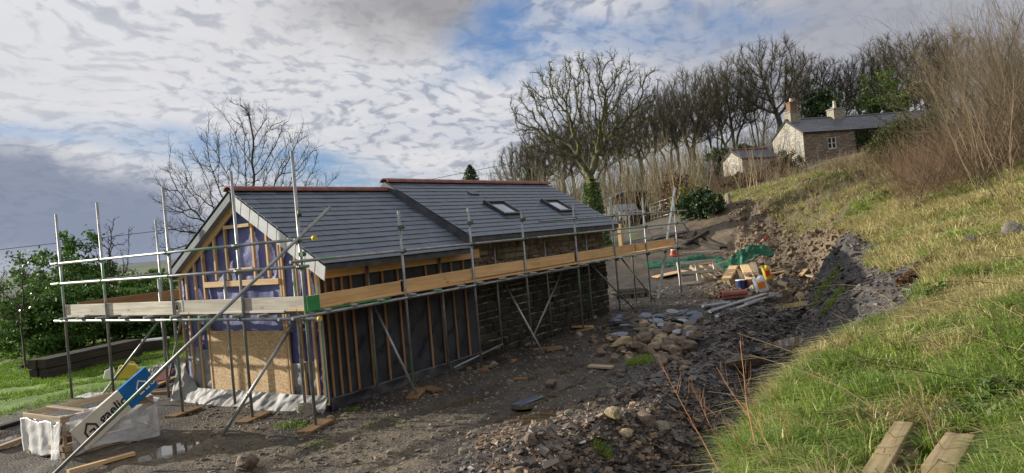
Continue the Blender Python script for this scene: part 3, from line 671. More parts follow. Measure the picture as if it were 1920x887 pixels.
# ------------------------------------------------------------------ scaffold: one clamped structure
sc = empty('scaffold', (0, 0, 0), 0, label='galvanised tube scaffold with orange and pale toe boards wrapped around the barn', cat='scaffold')
TUBE_R = .0242
def gz(x, y): return h1(x, y)
soles = []
def std(x, y, top, base=None, green=False, dx=0, dy=0):
    b_ = gz(x, y)+.05 if base is None else base
    tubeo('standard', (x+dx, y+dy, b_), (x, y, top), TUBE_R, m_galvg if green else m_galv, sc)
    return b_
outer = [(0, 4.08), (2.21, 3.14), (4.22, 3.15), (6.12, 3.06), (8.47, 3.21), (10.6, 3.33), (12.7, 3.29), (15.15, 3.33)]
for i, (x, tp) in enumerate(outer): std(x, 0, tp, green=i in (1, 3, 5))
inner = [(1.81, 2.34), (3.78, 2.24), (5.65, 2.38), (7.75, 2.5), (9.88, 2.71), (13.0, 2.78)]
for i, (x, tp) in enumerate(inner): std(x, .46 if x < 11.5 else .6, tp, green=i in (0, 4))
for i, (y, tp) in enumerate([(1.45, 3.95), (3.32, 3.90), (5.48, 3.83), (7.04, 3.74)]): std(0, y, tp, green=i in (1, 2))
for y, tp in ((.84, 2.36), (2.63, 2.27), (4.6, 2.3)): std(.55, y, tp)
std(2.08, 7.04, 3.57, green=True); std(2.2, 6.2, 2.3); std(4.6, 7.04, 3.4)
def pipe(p0, p1, g=False, nm='ledger'): return tubeo(nm, p0, p1, TUBE_R, m_galvg if g else m_galv, sc)
o_ = -.052
pipe((-.30, o_, 1.64), (8.9, o_, 1.65)); pipe((8.6, o_, 1.70), (15.7, o_, 1.70)); pipe((-.1, .50, 1.60), (11, .5, 1.62), nm='ledger')
pipe((-.25, o_, 2.45), (6.6, o_, 2.45), nm='guard_rail'); pipe((6.2, o_, 2.40+.05), (16.05, o_, 2.45), nm='guard_rail'); pipe((6.75, o_, 2.80), (16.1, o_, 2.84), nm='guard_rail')
pipe((o_, -.32, 1.60), (o_, 7.35, 1.62), nm='ledger'); pipe((.60, .3, 1.62), (.60, 7.2, 1.62))
pipe((o_, -.35, 2.77), (o_, 7.3, 2.76), nm='guard_rail'); pipe((o_, -.2, 2.37), (o_, 7.35, 2.36), nm='guard_rail')
pipe((o_+.0, 7.09, 2.36), (4.8, 7.09, 2.36), nm='guard_rail'); pipe((o_, 7.09, 1.62), (4.8, 7.09, 1.62))
pipe((11.3, .62, 2.30), (15.6, .62, 2.34), nm='guard_rail'); pipe((11.0, .62, 1.64), (15.6, .62, 1.68))
# transoms
for x in (.35, .9, 1.5, 2.3, 3.0, 3.7, 4.3, 5.1, 5.8, 6.3, 7.1, 7.8, 8.55, 9.3, 10.0, 10.7, 11.6, 12.8, 13.7, 14.6, 15.2):
    pipe((x, -.16, 1.685), (x, .56 if x < 11.3 else .75, 1.685), nm='transom', g=int(x*10) % 3 == 0)
for y in (.9, 1.55, 2.4, 3.2, 4.0, 4.8, 5.6, 6.3, 6.95):
    pipe((-.15, y, 1.665), (.72, y, 1.665), nm='transom')
# deck boards
for j in range(2):
    for k, (x0, x1) in enumerate(((.02, 3.9), (3.92, 7.8), (7.82, 11.7), (11.72, 15.3))):
        beam('deck_board', (x0, .10+.225*j+.0, 1.728), (x1, .10+.225*j, 1.728), .215, .036, w_board, sc)
for j in range(2, 3):
    for (x0, x1) in ((11.5, 13.4), (13.42, 15.3)): beam('deck_board', (x0, .10+.225*j, 1.728), (x1, .10+.225*j, 1.728), .215, .036, w_board, sc)
for j in range(2):
    for (y0, y1) in ((.50, 2.9), (2.92, 5.0)):
        beam('deck_board', (.12+.225*j, y0, 1.708), (.12+.225*j, y1, 1.708), .215, .036, w_pale, sc)
for j in range(3): beam('deck_board', (-.05, 6.30+.225*j, 1.708), (4.4, 6.30+.225*j, 1.708), .215, .036, w_pale, sc)
# toe boards
for (x0, x1, a, b_) in ((.10, 2.19, 1.815, 1.835), (2.14, 4.3, 1.845, 1.865), (4.24, 8.45, 1.885, 1.885), (8.40, 12.0, 1.885, 1.885), (11.95, 15.0, 1.885, 1.885)):
    beam('toe_board', (x0, .045, a), (x1, .045, b_), .036, .215, w_board, sc)
for k, (y0, y1) in enumerate(((-.02, 1.44), (1.46, 3.05), (3.10, 3.30), (3.34, 5.46), (5.44, 6.9), (6.94, 7.15))):
    beam('toe_board', (.045 if k != 2 else .085, y0, 1.815), (.045 if k != 2 else .085, y1, 1.815), .036, .22, w_pale, sc)
beam('toe_board', (.25, 7.0, 1.84), (2.0, 7.0, 1.86), .036, .22, w_bat, sc); beam('toe_board', (2.02, 7.0, 1.86), (4.6, 7.0, 1.86), .036, .22, w_bat, sc)
MB().box((.11, -.045, 1.815), (.24, .034, .225)).build('board_end_band', m_green, sc)
MB().box((.95, -.02, 1.695), (1.7, .03, .018)).build('board_edge_band', m_green, sc)
tubeo('pipe_cap', (o_, -.36, 1.60), (o_, -.32, 1.60), .034, m_yel, sc)
tubeo('pipe_cap', (o_, -.40, 2.77), (o_, -.35, 2.77), .034, m_yel, sc)
# braces
def brace(p0, p1, g=False): tubeo('brace', p0, p1, TUBE_R, m_galvg if g else m_galv, sc)
f0 = atz(98, 892, .02); rp = atx(620, 388, -.13)
brace(f0+(f0-rp)*.03, rp)
brace(atz(413, 822, .01), atx(554, 602, .3))
brace((1.95, -.30, gz(1.95, -.3)+.04), (1.81, .40, 1.60)); brace((5.55, -.62, gz(5.5, -.6)+.03), (5.83, .42, 1.58))
brace((11.5, .0, gz(11.5, .3)+.03), (10.1, .52, 1.62)); brace((13.25, .1, gz(13.2, .1)+.03), (12.1, .55, 1.62))
brace((6.6, .38, .06), (8.6, .50, 1.6)); brace((3.95, .55, .04), (5.6, .42, .05+.2))
brace(atz(192, 740, .03), atx(298, 602, .62)); brace(atz(316, 713, .03), atx(339, 603, .6)); brace((.62, 4.7, 1.5), (2.1, 7.0, .1))
# couplers
def coupler(x, y, z, ax='Y'):
    mb = MB(); e = Vector((0, 0, .030)); mb.tube([Vector((x, y, z))-e, Vector((x, y, z))+e], .037, 8)
    q = Vector((0, .032, 0)) if ax == 'Y' else Vector((.032, 0, 0)); off = Vector((-.052, 0, 0)) if ax == 'Y' else Vector((0, -.052, 0))
    c_ = Vector((x, y, z))+off; mb.tube([c_-q, c_+q], .036, 8); mb.box(Vector((x, y, z))+off*.5, (.05, .05, .035))
    mb.tube([c_+off*.5+Vector((0, 0, -.03)), c_+off*.5+Vector((0, 0, .05))], .009, 6)
    mb.build('coupler', m_coup, sc)
for y in (0, 1.45, 3.32, 5.48, 7.04):
    for z in (1.61, 2.365, 2.765): coupler(0, y, z, 'Y')
for x, _ in outer[1:]:
    coupler(x, 0, 1.65, 'X'); coupler(x, 0, 2.45, 'X')
for x in (8.47, 10.6, 12.7, 15.15): coupler(x, 0, 2.82, 'X')
for x in (2.21, 6.12, 4.22): coupler(x, 0, 2.86, 'X')
for x, _ in inner: coupler(x, .46 if x < 11.5 else .6, 1.62, 'X')
coupler(2.08, 7.04, 2.36, 'X'); coupler(0, 0, 2.55, 'X')
tubeo('spigot', (.0, -.05, 3.2), (.0, -.05, 3.1), .03, m_coup, sc)
# spare coupler hooked mid rail
# sole boards under the feet: loose, so things of their own
def sole(x, y, ang, label, L=.62, w=.225, mat=w_wet):
    d = Vector((math.cos(ang), math.sin(ang), 0))*L/2; c_ = Vector((x, y, 0))
    z0 = h1(x-d.x, y-d.y); z1 = h1(x+d.x, y+d.y); zc = max(h1(x, y), (z0+z1)/2)+.022
    o = beam('sole_board', (x-d.x, y-d.y, zc+(z0-z1)*.25), (x+d.x, y+d.y, zc-(z0-z1)*.25), w, .04, mat)
    return tag(o, label, 'sole board', 'sole boards under the scaffold feet')
A_ = math.radians
sole(0, -.02, A_(20), 'orange sole board with a green end under the tall corner scaffold pole', .75)
sole(.02, 1.45, A_(15), 'wet sole board under the second scaffold pole of the gable side, beside the brace foot', .62)
sole(0.02, 3.32, A_(14), 'dark sole board under the scaffold pole just left of the grey plastic skirt', .62)
sole(2.15, -.12, A_(28), 'split orange sole board under the first long-side pole where a brace lands', .72)
sole(2.45, -.2, A_(70), 'short orange offcut crossing the sole board at the first long-side pole', .40)
sole(4.25, 0, A_(35), 'rotten brown sole board where the timber half of the barn meets the stone half', .5)
sole(6.3, -.25, A_(-40), 'narrow orange sole board under the third long-side brace foot', .65, .10)
sole(8.5, -.02, A_(-20), 'pale orange sole board under the scaffold pole halfway along the stone wall', .55, .12)
#==PART3==
# ------------------------------------------------------------------ trees by space colonisation
def grow(seed, trunk_h, crown, n_att=900, step=.35, infl=3.0, kill=.8, lean=(0, 0), base_h=0., wob=.25, maxit=140, trunks=1, up=.12, gnarl=.15):
    """crown: list of (cx,cy,cz,rx,ry,rz); returns node positions, parents, in metres above the foot"""
    r = np.random.default_rng(seed)
    vol = np.array([c[3]*c[4]*c[5] for c in crown]); att = []
    for c, k in zip(crown, vol/vol.sum()):
        n = int(n_att*k)+1; d = r.normal(size=(n, 3)); d /= np.linalg.norm(d, axis=1)[:, None]
        rad = r.random(n)**(1/2.2); att.append(np.array(c[:3])+d*rad[:, None]*np.array(c[3:]))
    att = np.concatenate(att); att = att[att[:, 2] > trunk_h*.55]
    pos = []; par = []; 
    for tk in range(trunks):
        p = np.array([r.uniform(-.25, .25)*(trunks > 1), r.uniform(-.25, .25)*(trunks > 1), -.2]); pos.append(p); par.append(-1)
        dirn = np.array([lean[0]+r.normal()*.12*(trunks > 1), lean[1]+r.normal()*.12*(trunks > 1), 1.]); n = int(trunk_h/step)
        for i in range(n+1):
            dirn = dirn+r.normal(size=3)*wob*.25; dirn[2] = max(dirn[2], .7); dirn /= np.linalg.norm(dirn)
            p = p+dirn*step; pos.append(p); par.append(len(pos)-2)
    pos = list(pos); P = np.array(pos); near = np.full(len(att), np.inf); ni = np.zeros(len(att), int)
    def upd(i0):
        nonlocal near, ni
        Q = np.array(pos[i0:])
        d = np.linalg.norm(att[:, None]-Q[None], axis=2); j = d.argmin(1); dm = d[np.arange(len(att)), j]
        w = dm < near; near[w] = dm[w]; ni[w] = j[w]+i0
    upd(0)
    for it in range(maxit):
        act = near < infl
        if not act.any():
            if len(att) == 0: break
            act = near <= near.min()+.5
        idx = ni[act]; dv = att[act]-np.array(pos)[idx]; dv /= np.linalg.norm(dv, axis=1)[:, None]+1e-9
        un, inv = np.unique(idx, return_inverse=True); sm = np.zeros((len(un), 3)); np.add.at(sm, inv, dv)
        i0 = len(pos); posn = np.array(pos)
        for k_, u_ in enumerate(un):
            d = sm[k_]; d = d/(np.linalg.norm(d)+1e-9)+r.normal(size=3)*gnarl+np.array([0, 0, up]); d /= np.linalg.norm(d)
            pos.append(posn[u_]+d*step); par.append(int(u_))
        upd(i0); keep = near > kill
        if keep.sum() == 0: break
        att = att[keep]; near = near[keep]; ni = ni[keep]
        if len(pos) > 9000: break
    return np.array(pos), np.array(par)
def radii(par, n, tip, e=2.3, cap=None):
    w = np.zeros(n); child = np.zeros(n, int)
    for i in range(n):
        if par[i] >= 0: child[par[i]] += 1
    for i in range(n-1, -1, -1):
        if child[i] == 0: w[i] = max(w[i], 1)
        if par[i] >= 0: w[par[i]] += w[i]
    rr = tip*w**(1/e); return (np.minimum(rr, cap) if cap else rr), child
def seg_mesh(A, B, ra, rb, ns):
    """tapered prisms for all segments at once"""
    d = B-A; L = np.linalg.norm(d, axis=1)[:, None]+1e-9; d = d/L
    ref = np.where(np.abs(d[:, 2:3]) < .9, np.array([[0, 0, 1.]]), np.array([[1., 0, 0]]))
    u = np.cross(d, ref); u /= np.linalg.norm(u, axis=1)[:, None]+1e-9; v = np.cross(d, u)
    n = len(A); th = np.arange(ns)*2*np.pi/ns
    cs, sn = np.cos(th)[None, :, None], np.sin(th)[None, :, None]
    off = u[:, None]*cs+v[:, None]*sn
    V0 = A[:, None]+off*ra[:, None, None]; V1 = B[:, None]+off*rb[:, None, None]
    V = np.concatenate([V0, V1], 1).reshape(-1, 3); base = (np.arange(n)*2*ns)[:, None]; k = np.arange(ns)[None]
    F = np.stack([base+k, base+(k+1) % ns, base+ns+(k+1) % ns, base+ns+k], -1).reshape(-1, 4)
    return V, F
def join(parts):
    Vs = []; Fs = []; o = 0
    for V, F in parts: Vs.append(V); Fs.append(F+o); o += len(V)
    return np.concatenate(Vs), np.concatenate(Fs)
def tree_mesh(seed, pos, par, tip, e=2.3, twig=3, twl=.5, thick=.07, twr=.5, cap=None, flare=1.25, twup=.4, thin_twig=True):
    """returns (trunk+limb mesh) and (fine branches mesh)"""
    r = np.random.default_rng(seed); n = len(pos); rr, child = radii(par, n, tip, e, cap)
    # relax the zigzag a little
    P = pos.copy()
    for _ in range(2):
        Q = P.copy(); cnt = np.ones(n); 
        for i in range(n):
            if par[i] >= 0: Q[i] += P[par[i]]; cnt[i] += 1; Q[par[i]] += P[i]*.5; cnt[par[i]] += .5
        Q /= cnt[:, None]; P = np.where((par < 0)[:, None], P, P*.5+Q*.5)
    has = par >= 0; A = P[par[has]]; B = P[has]; ra = rr[par[has]]; rb = rr[has]
    ra = np.minimum(ra, rb*1.35+.004)
    lowz = B[:, 2] < 1.0; ra = np.where(lowz, ra*flare, ra)
    big = rb > thick; parts = []
    tr = [seg_mesh(A[big], B[big], ra[big], rb[big], 8)] if big.any() else []
    fine = [seg_mesh(A[~big], B[~big], ra[~big], rb[~big], 4)]
    thin = np.where((rr < tip*3.2) & has)[0]
    if twig:
        src = np.repeat(thin, twig); base = P[src]+(P[par[src]]-P[src])*r.random((len(src), 1))
        d0 = P[src]-P[par[src]]; d0 /= np.linalg.norm(d0, axis=1)[:, None]+1e-9
        d = d0+r.normal(size=(len(src), 3))*.75+np.array([0, 0, twup]); d /= np.linalg.norm(d, axis=1)[:, None]
        L = twl*r.uniform(.4, 1.2, len(src))[:, None]; m_ = base+d*L*.55; d2 = d+r.normal(size=d.shape)*.35+np.array([0, 0, .15]); d2 /= np.linalg.norm(d2, axis=1)[:, None]
        e_ = m_+d2*L*.5; k = tip*twr; R0 = np.full(len(src), k*1.3); R1 = np.full(len(src), k); R2 = np.full(len(src), k*.6)
        fine.append(seg_mesh(base, m_, R0, R1, 3)); fine.append(seg_mesh(m_, e_, R1, R2, 3))
        s2 = m_; d3 = d+r.normal(size=d.shape)*.7; d3 /= np.linalg.norm(d3, axis=1)[:, None]
        fine.append(seg_mesh(s2, s2+d3*L*.5, R1, R2, 3))
    return (join(tr) if tr else None), join(fine)
m_bark = noisy('grey_bark', [(.035, .032, .022), (.07, .064, .045), (.10, .095, .06)], 2, .9, .8, 12, .03)
m_moss = noisy('mossy_bark', [(.07, .075, .03), (.15, .15, .06), (.06, .055, .035), (.19, .20, .06)], .9, .9, .8, 10, .04)
m_twig = noisy('dark_twigs', [(.035, .03, .024), (.07, .058, .042)], 1, .9, 0)
m_twigm = noisy('mossy_twigs', [(.06, .06, .028), (.115, .11, .05)], .7, .9, 0)
m_twigb = noisy('beech_twigs', [(.05, .043, .03), (.095, .08, .055), (.075, .075, .038)], .6, .9, 0)
m_tan = noisy('tan_stems', [(.14, .10, .06), (.25, .195, .12), (.12, .085, .05)], .8, .85, 0, island=.6)
m_thick = noisy('thicket_stems', [(.075, .055, .035), (.16, .12, .075), (.10, .075, .045)], .8, .85, 0, island=.6)
m_red = noisy('red_brown_stems', [(.085, .055, .035), (.17, .11, .065)], .8, .85, 0, island=.6)
def leafmat(name, cols, rough=.5, tr=.25, spec=.4):
    return noisy(name, cols, .7, rough, 0, island=.65, transl=tr, spec=spec)
m_laurel = leafmat('laurel_leaves', [(.035, .075, .015), (.07, .14, .03), (.12, .21, .045)], .6, .25, .15)
m_ivy = leafmat('ivy_leaves', [(.03, .07, .012), (.07, .13, .025), (.12, .19, .04)], .4, .2)
m_yew = leafmat('dark_evergreen', [(.02, .045, .015), (.05, .095, .025)], .6, .2)
m_green2 = leafmat('bright_evergreen', [(.05, .10, .015), (.11, .18, .03), (.17, .24, .05)], .5, .2)
m_mixh = leafmat('hedge_leaves', [(.045, .06, .015), (.10, .085, .04), (.07, .11, .025), (.13, .095, .05)], .6, .2, .2)
m_gold = leafmat('golden_leaves', [(.14, .11, .02), (.22, .18, .04), (.10, .12, .03)], .5, .2)
m_copper = leafmat('copper_leaves', [(.085, .045, .022), (.16, .085, .04)], .6, .3)

def leaves(pts, size, r, asp=.5, flat=.0):
    """one folded leaf card per point"""
    n = len(pts); d = r.normal(size=(n, 3)); d[:, 2] -= flat; d /= np.linalg.norm(d, axis=1)[:, None]
    q = r.normal(size=(n, 3)); w = np.cross(d, q); w /= np.linalg.norm(w, axis=1)[:, None]+1e-9
    s = (size*r.uniform(.6, 1.3, n))[:, None]
    a = pts-d*s*.5; c = pts+d*s*.5; b = pts+w*s*asp*.5; e = pts-w*s*asp*.5
    V = np.stack([a, b, c, e], 1).reshape(-1, 3); F = np.arange(n*4).reshape(n, 4); return V, F
def clump_pts(r, lobes, n, shell=.45):
    out = []; vol = np.array([l[3]*l[4]*l[5] for l in lobes])**.8
    for l, k in zip(lobes, vol/vol.sum()):
        m_ = int(n*k)+1; d = r.normal(size=(m_, 3)); d /= np.linalg.norm(d, axis=1)[:, None]
        # sub-clumps: pull points to random cluster centres near the surface
        nc = max(6, m_//55); cd = r.normal(size=(nc, 3)); cd /= np.linalg.norm(cd, axis=1)[:, None]; cr = r.uniform(1-shell, 1.05, nc)
        cc = cd*cr[:, None]; id_ = r.integers(0, nc, m_); sp = r.normal(size=(m_, 3))*.13
        out.append(np.array(l[:3])+(cc[id_]+sp)*np.array(l[3:]))
    return np.concatenate(out)
def leafy(name, loc, lobes, n, size, mat, seed, label, cat, group=None, stems=6, smat=None, asp=.5, proto=None):
    r = np.random.default_rng(seed); e = empty(name, loc, 0, label=label, cat=cat, group=group); loc = np.array(loc)
    pts = clump_pts(r, lobes, n); pts = pts[pts[:, 2] > .02]; V, F = leaves(pts, size, r, asp)
    np_obj('foliage', V+loc, F, mat, e)
    A = []; B = []
    for i in range(stems):
        l = lobes[r.integers(0, len(lobes))]; tip = np.array(l[:3])+r.normal(size=3)*np.array(l[3:])*.35
        b_ = np.array([l[0]*.4+r.normal()*.12, l[1]*.4+r.normal()*.12, -.15]); mid = (b_+tip)/2+r.normal(size=3)*.12
        A += [b_, mid]; B += [mid, tip]
    A = np.array(A)+loc; B = np.array(B)+loc; k = max(.015, size*.22); rr = np.tile([k*1.4, k], stems); rb = np.tile([k, k*.5], stems)
    V, F = seg_mesh(A, B, rr, rb, 5); np_obj('stem', V, F, smat or m_bark, e); return e
def place(p, dz=0): p = Vector(p); return (p.x, p.y, h1(p.x, p.y, False)+dz)

def bare_tree(name, loc, rz, scale, proto_fn, label, group=None, mats=(None, None)):
    e = empty(name, (0, 0, 0), 0, label=label, cat='tree', group=group); tk, fn = proto_fn()
    if tk is not None: np_obj('trunk', tk[0], tk[1], mats[0] or m_bark, e, smooth=True)
    np_obj('crown', fn[0], fn[1], mats[1] or m_twig, e)
    e.location = loc; e.rotation_euler = (0, 0, rz); e.scale = (scale,)*3; return e
def recopy(src, loc, rz, scale, label):
    c = copy_tree(src); c.location = loc; c.rotation_euler = (0, 0, rz); c.scale = (scale,)*3 if not isinstance(scale, tuple) else scale; c['label'] = label; return c
rvec = Vector((*rot_site(1, 0), 0)); fvec = Vector((*rot_site(0, 1), 0))
VIEW = math.atan2(rvec.y, rvec.x)        # turn a tree's own X to lie across the view

# big sycamore beyond the barn
def syc():
    P, Q = grow(11, 3.3, [(-1.9, 0, 8.2, 3.4, 2.6, 2.7), (1.9, 0, 8.5, 3.4, 2.6, 2.7), (-3.1, 0, 6.8, 2.1, 2, 1.6), (3.4, .3, 7.0, 2.2, 2, 1.9), (0, 0, 9.4, 3.3, 2.6, 1.9), (4.2, 0, 9.3, 1.4, 1.2, 1.0), (.4, 0, 5.6, 3.0, 2, 1.2)], 1700, .26, 2.2, .50, wob=.3, up=.02, gnarl=.42, maxit=130)
    return tree_mesh(11, P, Q, .018, 1.98, 3, .42, .06, .52, cap=.50)
SD = 36.
sp = at(1113, 395, SD); sp = (sp.x, sp.y, h1(sp.x, sp.y, False)-.1)
syt = bare_tree('sycamore', sp, VIEW, 1.0, syc, 'big spreading bare sycamore with mossy limbs and an ivy clad trunk behind the barn', mats=(m_moss, m_twigm))
vt = at(1140, 88, SD); sz = (vt.z-sp[2])/11.2; syt.scale = (sz*.86, sz*.9, sz)
r = np.random.default_rng(5); n = 3200; th = r.uniform(0, 6.28, n); zz = r.uniform(0, 1, n)**1.2*3.7; rad = (.72-.08*zz)*r.uniform(.75, 1.25, n)+.15*(zz < 1.5)
Vi, Fi = leaves(np.stack([np.cos(th)*rad, np.sin(th)*rad, zz], 1), .15, r, .8)
o = np_obj('ivy', Vi, Fi, m_ivy); o.parent = syt

# ash behind the barn's left gable
def ash():
    P, Q = grow(23, 3.0, [(-3.0, 0, 6.4, 2.6, 2.2, 2.9), (0.0, 0, 8.3, 2.6, 2.2, 2.7), (2.7, 0, 7.2, 2.5, 2, 2.9), (-4.2, 0, 4.9, 1.8, 1.5, 1.6), (4.6, 0, 5.4, 1.9, 1.5, 1.7), (1, 0, 5.2, 3, 2, 1.4)], 2100, .28, 2.4, .50, wob=.2, up=.16, gnarl=.16, maxit=130, trunks=1)
    return tree_mesh(23, P, Q, .012, 2.2, 2, .6, .05, .55, cap=.26, twup=.6)
AD = 27.
ap = at(470, 480, AD); ap = (ap.x, ap.y, h1(ap.x, ap.y, False)-.1); at2 = at(465, 188, AD)
asht = bare_tree('ash_tree', ap, VIEW, 1, ash, 'wide bare ash tree with fine upturned twigs standing behind the slate roof', mats=(m_bark, m_twig))
sz = (at2.z-ap[2])/10.7; asht.scale = (sz*.78, sz*.9, sz)

# wood on the hill: four kinds of bare tree, each placed one by one
def beech(seed, w=1., trunks=1, th=5., up=.2):
    def fn():
        r = random.Random(seed); cr = [(0, 0, 11, 4.2*w, 3.8*w, 5.2), (r.uniform(-3.2, -2)*w, r.uniform(-1, 1), 10, 3.2*w, 2.8*w, 4.2), (r.uniform(2, 3.2)*w, r.uniform(-1, 1), 11.5, 3.0*w, 2.8*w, 4.4), (r.uniform(-1, 1), 0, 13.6, 3.9*w, 3.4*w, 3)]
        P, Q = grow(seed, th, cr, 1400, .45, 3.6, .76, wob=.25, up=up, gnarl=.12, trunks=trunks, maxit=100)
        return tree_mesh(seed, P, Q, .026, 2.12, 4, 1.05, .10, .50, cap=.50, twup=.8)
    return fn
# (crown top px, py), foot px, depth, proto, label
protos = [bare_tree('beech_tree', (0, 0, 0), 0, 1, beech(31, 1.15), 'x', 'bare trees of the wood on the hill', (m_bark, m_twigb)),
          bare_tree('beech_tree', (0, 0, 0), 0, 1, beech(32, .8, 2, 6.), 'x', 'bare trees of the wood on the hill', (m_bark, m_twigb)),
          bare_tree('beech_tree', (0, 0, 0), 0, 1, beech(33, .95, 1, 4., .3), 'x', 'bare trees of the wood on the hill', (m_bark, m_twigb)),
          bare_tree('ash_tree', (0, 0, 0), 0, 1, beech(34, .9, 1, 3.5, .1), 'x', 'bare trees of the wood on the hill', (m_bark, m_twig)),
          bare_tree('beech_tree', (0, 0, 0), 0, 1, beech(35, .7, 3, 5., .2), 'x', 'bare trees of the wood on the hill', (m_bark, m_twigb))]
used = [False]*5
wood_trees = [
 (1000, 232, 88, 4, 'bushy bare tree at the low left end of the hill wood'),
 (955, 262, 84, 2, 'lowest leftmost bare tree of the hill wood, just above the barn ridge end'),
 (1045, 215, 92, 0, 'broad low bare tree seen through the left limbs of the sycamore'),
 (1090, 200, 95, 2, 'bare tree directly behind the sycamore trunk'),
 (1140, 190, 98, 4, 'bare tree seen through the middle limbs of the sycamore'),
 (1195, 165, 95, 0, 'bare tree seen through the right limbs of the sycamore'),
 (1245, 150, 92, 1, 'forked dark bare tree at the right tips of the sycamore'),
 (1290, 118, 90, 2, 'tall dark bare tree right of the sycamore, thick with ivy stem'),
 (1335, 112, 94, 4, 'several-stemmed bare tree between sycamore and the tallest beech'),
 (1378, 96, 92, 1, 'tall forked bare tree left of the tallest beech'),
 (1450, 60, 92, 0, 'tallest bare beech, wide fan crown above the cottage left chimney'),
 (1512, 92, 98, 2, 'bare tree leaning between the tallest beech and the pale ash'),
 (1560, 100, 90, 3, 'thin open crowned bare tree above the second cottage chimney'),
 (1612, 92, 96, 3, 'spreading pale bare tree right of the second cottage chimney'),
 (1655, 62, 96, 4, 'tall narrow bare tree above the right end of the cottage roof'),
 (1705, 52, 98, 0, 'broad bare beech beyond the cottage roof end'),
 (1755, 50, 94, 1, 'wind combed forked beech beside the thicket at the right'),
 (1800, 45, 96, 2, 'bare beech half hidden by the twig thicket at the right')]
for i, (px, py, d, k, lab) in enumerate(wood_trees):
    b_ = at(px+(352-py)*-.0+8, 300, d); z0 = h1(b_.x, b_.y, False)-.2; tp = at(px, py, d); s_ = (tp.z-z0)/17.0
    if used[k]: e = recopy(protos[k], (b_.x, b_.y, z0), VIEW+random.uniform(-.5, .5)+(math.pi if i % 3 == 0 else 0), s_, lab)
    else:
        e = protos[k]; used[k] = True; e.location = (b_.x, b_.y, z0); e.rotation_euler = (0, 0, VIEW+random.uniform(-.5, .5)); e.scale = (s_,)*3; e['label'] = lab
    e.scale = (s_*random.uniform(.85, 1.0)*1.08, s_, s_)
# second row further back
for i, (px, py, d) in enumerate([(975, 262, 112), (1065, 225, 118), (1020, 245, 114), (1120, 215, 118), (1165, 200, 120), (1215, 180, 118), (1265, 160, 116), (1310, 150, 118), (1355, 140, 120), (1420, 120, 120), (1500, 120, 120), (1585, 130, 118), (1682, 88, 118), (1778, 80, 118), (1880, 60, 116)]):
    b_ = at(px+8, 300, d); z0 = h1(b_.x, b_.y, False)-.2; tp = at(px, py, d); s_ = (tp.z-z0)/17.0
    e = recopy(protos[(i*2+1) % 5], (b_.x, b_.y, z0), VIEW+random.uniform(-3, 3), s_, 'bare tree in the back row of the hill wood, seen between nearer crowns')
    e['group'] = 'back row of the hill wood'

# thin saplings and brush behind the barn: reads as one mass
def brush(name, n, fn, L, rad, mat, seed, spread=.18, side=3, label=None, cat=None, kind='stuff', lean=(0, 0, 0)):
    r = np.random.default_rng(seed); b_ = fn(r, n); n = len(b_); d = np.stack([r.normal(size=n)*spread, r.normal(size=n)*spread, np.ones(n)], 1)+np.array(lean)
    d /= np.linalg.norm(d, axis=1)[:, None]; Ls = r.uniform(*L, n)[:, None]; parts = []; p = b_; ra = rad*(Ls[:, 0]/np.mean(L))
    segs = 4
    for s_ in range(segs):
        q = p+d*Ls/segs; rb = ra*.72; parts.append(seg_mesh(p, q, ra, rb, 3))
        if s_ >= 1:
            for j in range(side):
                t_ = r.random((n, 1)); o = p+(q-p)*t_; dd = d+r.normal(size=(n, 3))*.55+np.array([0, 0, .25]); dd /= np.linalg.norm(dd, axis=1)[:, None]
                LL = Ls*r.uniform(.10, .28, (n, 1)); m_ = o+dd*LL*.5; dd2 = dd+r.normal(size=(n, 3))*.25+np.array([0, 0, .2]); dd2 /= np.linalg.norm(dd2, axis=1)[:, None]
                parts.append(seg_mesh(o, m_, rb*.55, rb*.4, 3)); parts.append(seg_mesh(m_, m_+dd2*LL*.5, rb*.4, rb*.22, 3))
        p = q; ra = rb; d = d+r.normal(size=(n, 3))*.09; d /= np.linalg.norm(d, axis=1)[:, None]
    V, F = join(parts); o = np_obj(name, V, F, mat); return tag(o, label, cat, kind=kind)
def strip(px0, px1, d0, d1, cl=0):
    def fn(r, n):
        out = []
        cen = r.uniform(px0, px1, max(1, n//9)) if cl else None
        for i in range(n):
            px = cen[r.integers(0, len(cen))]+r.normal()*cl if cl else r.uniform(px0, px1)
            q = at(px, 430, r.uniform(d0, d1)); out.append((q.x, q.y))
        a = np.array(out); return np.stack([a[:, 0], a[:, 1], H(a[:, 0], a[:, 1], False)-.1], 1)
    return fn
brush('saplings', 520, strip(900, 1330, 52, 78), (3.2, 6.6), .028, m_twigm, 1, .14, 3, 'mass of thin bare saplings and brush behind the barn and sycamore', 'saplings')
brush('saplings', 330, strip(930, 1330, 48, 62), (3.0, 5.5), .022, m_tan, 2, .16, 3, 'pale thin hazel stems rising behind the barn roof and shed', 'saplings')
brush('brushwood', 500, strip(1180, 1500, 55, 72), (1.5, 3.2), .025, m_red, 3, .35, 3, 'low russet brushwood and bramble on the slope below the cottage', 'brushwood')
brush('undergrowth', 2000, strip(880, 1500, 74, 105), (2.5, 6), .032, m_twigb, 4, .25, 2, 'dim undergrowth of stems between the trunks of the hill wood', 'undergrowth')
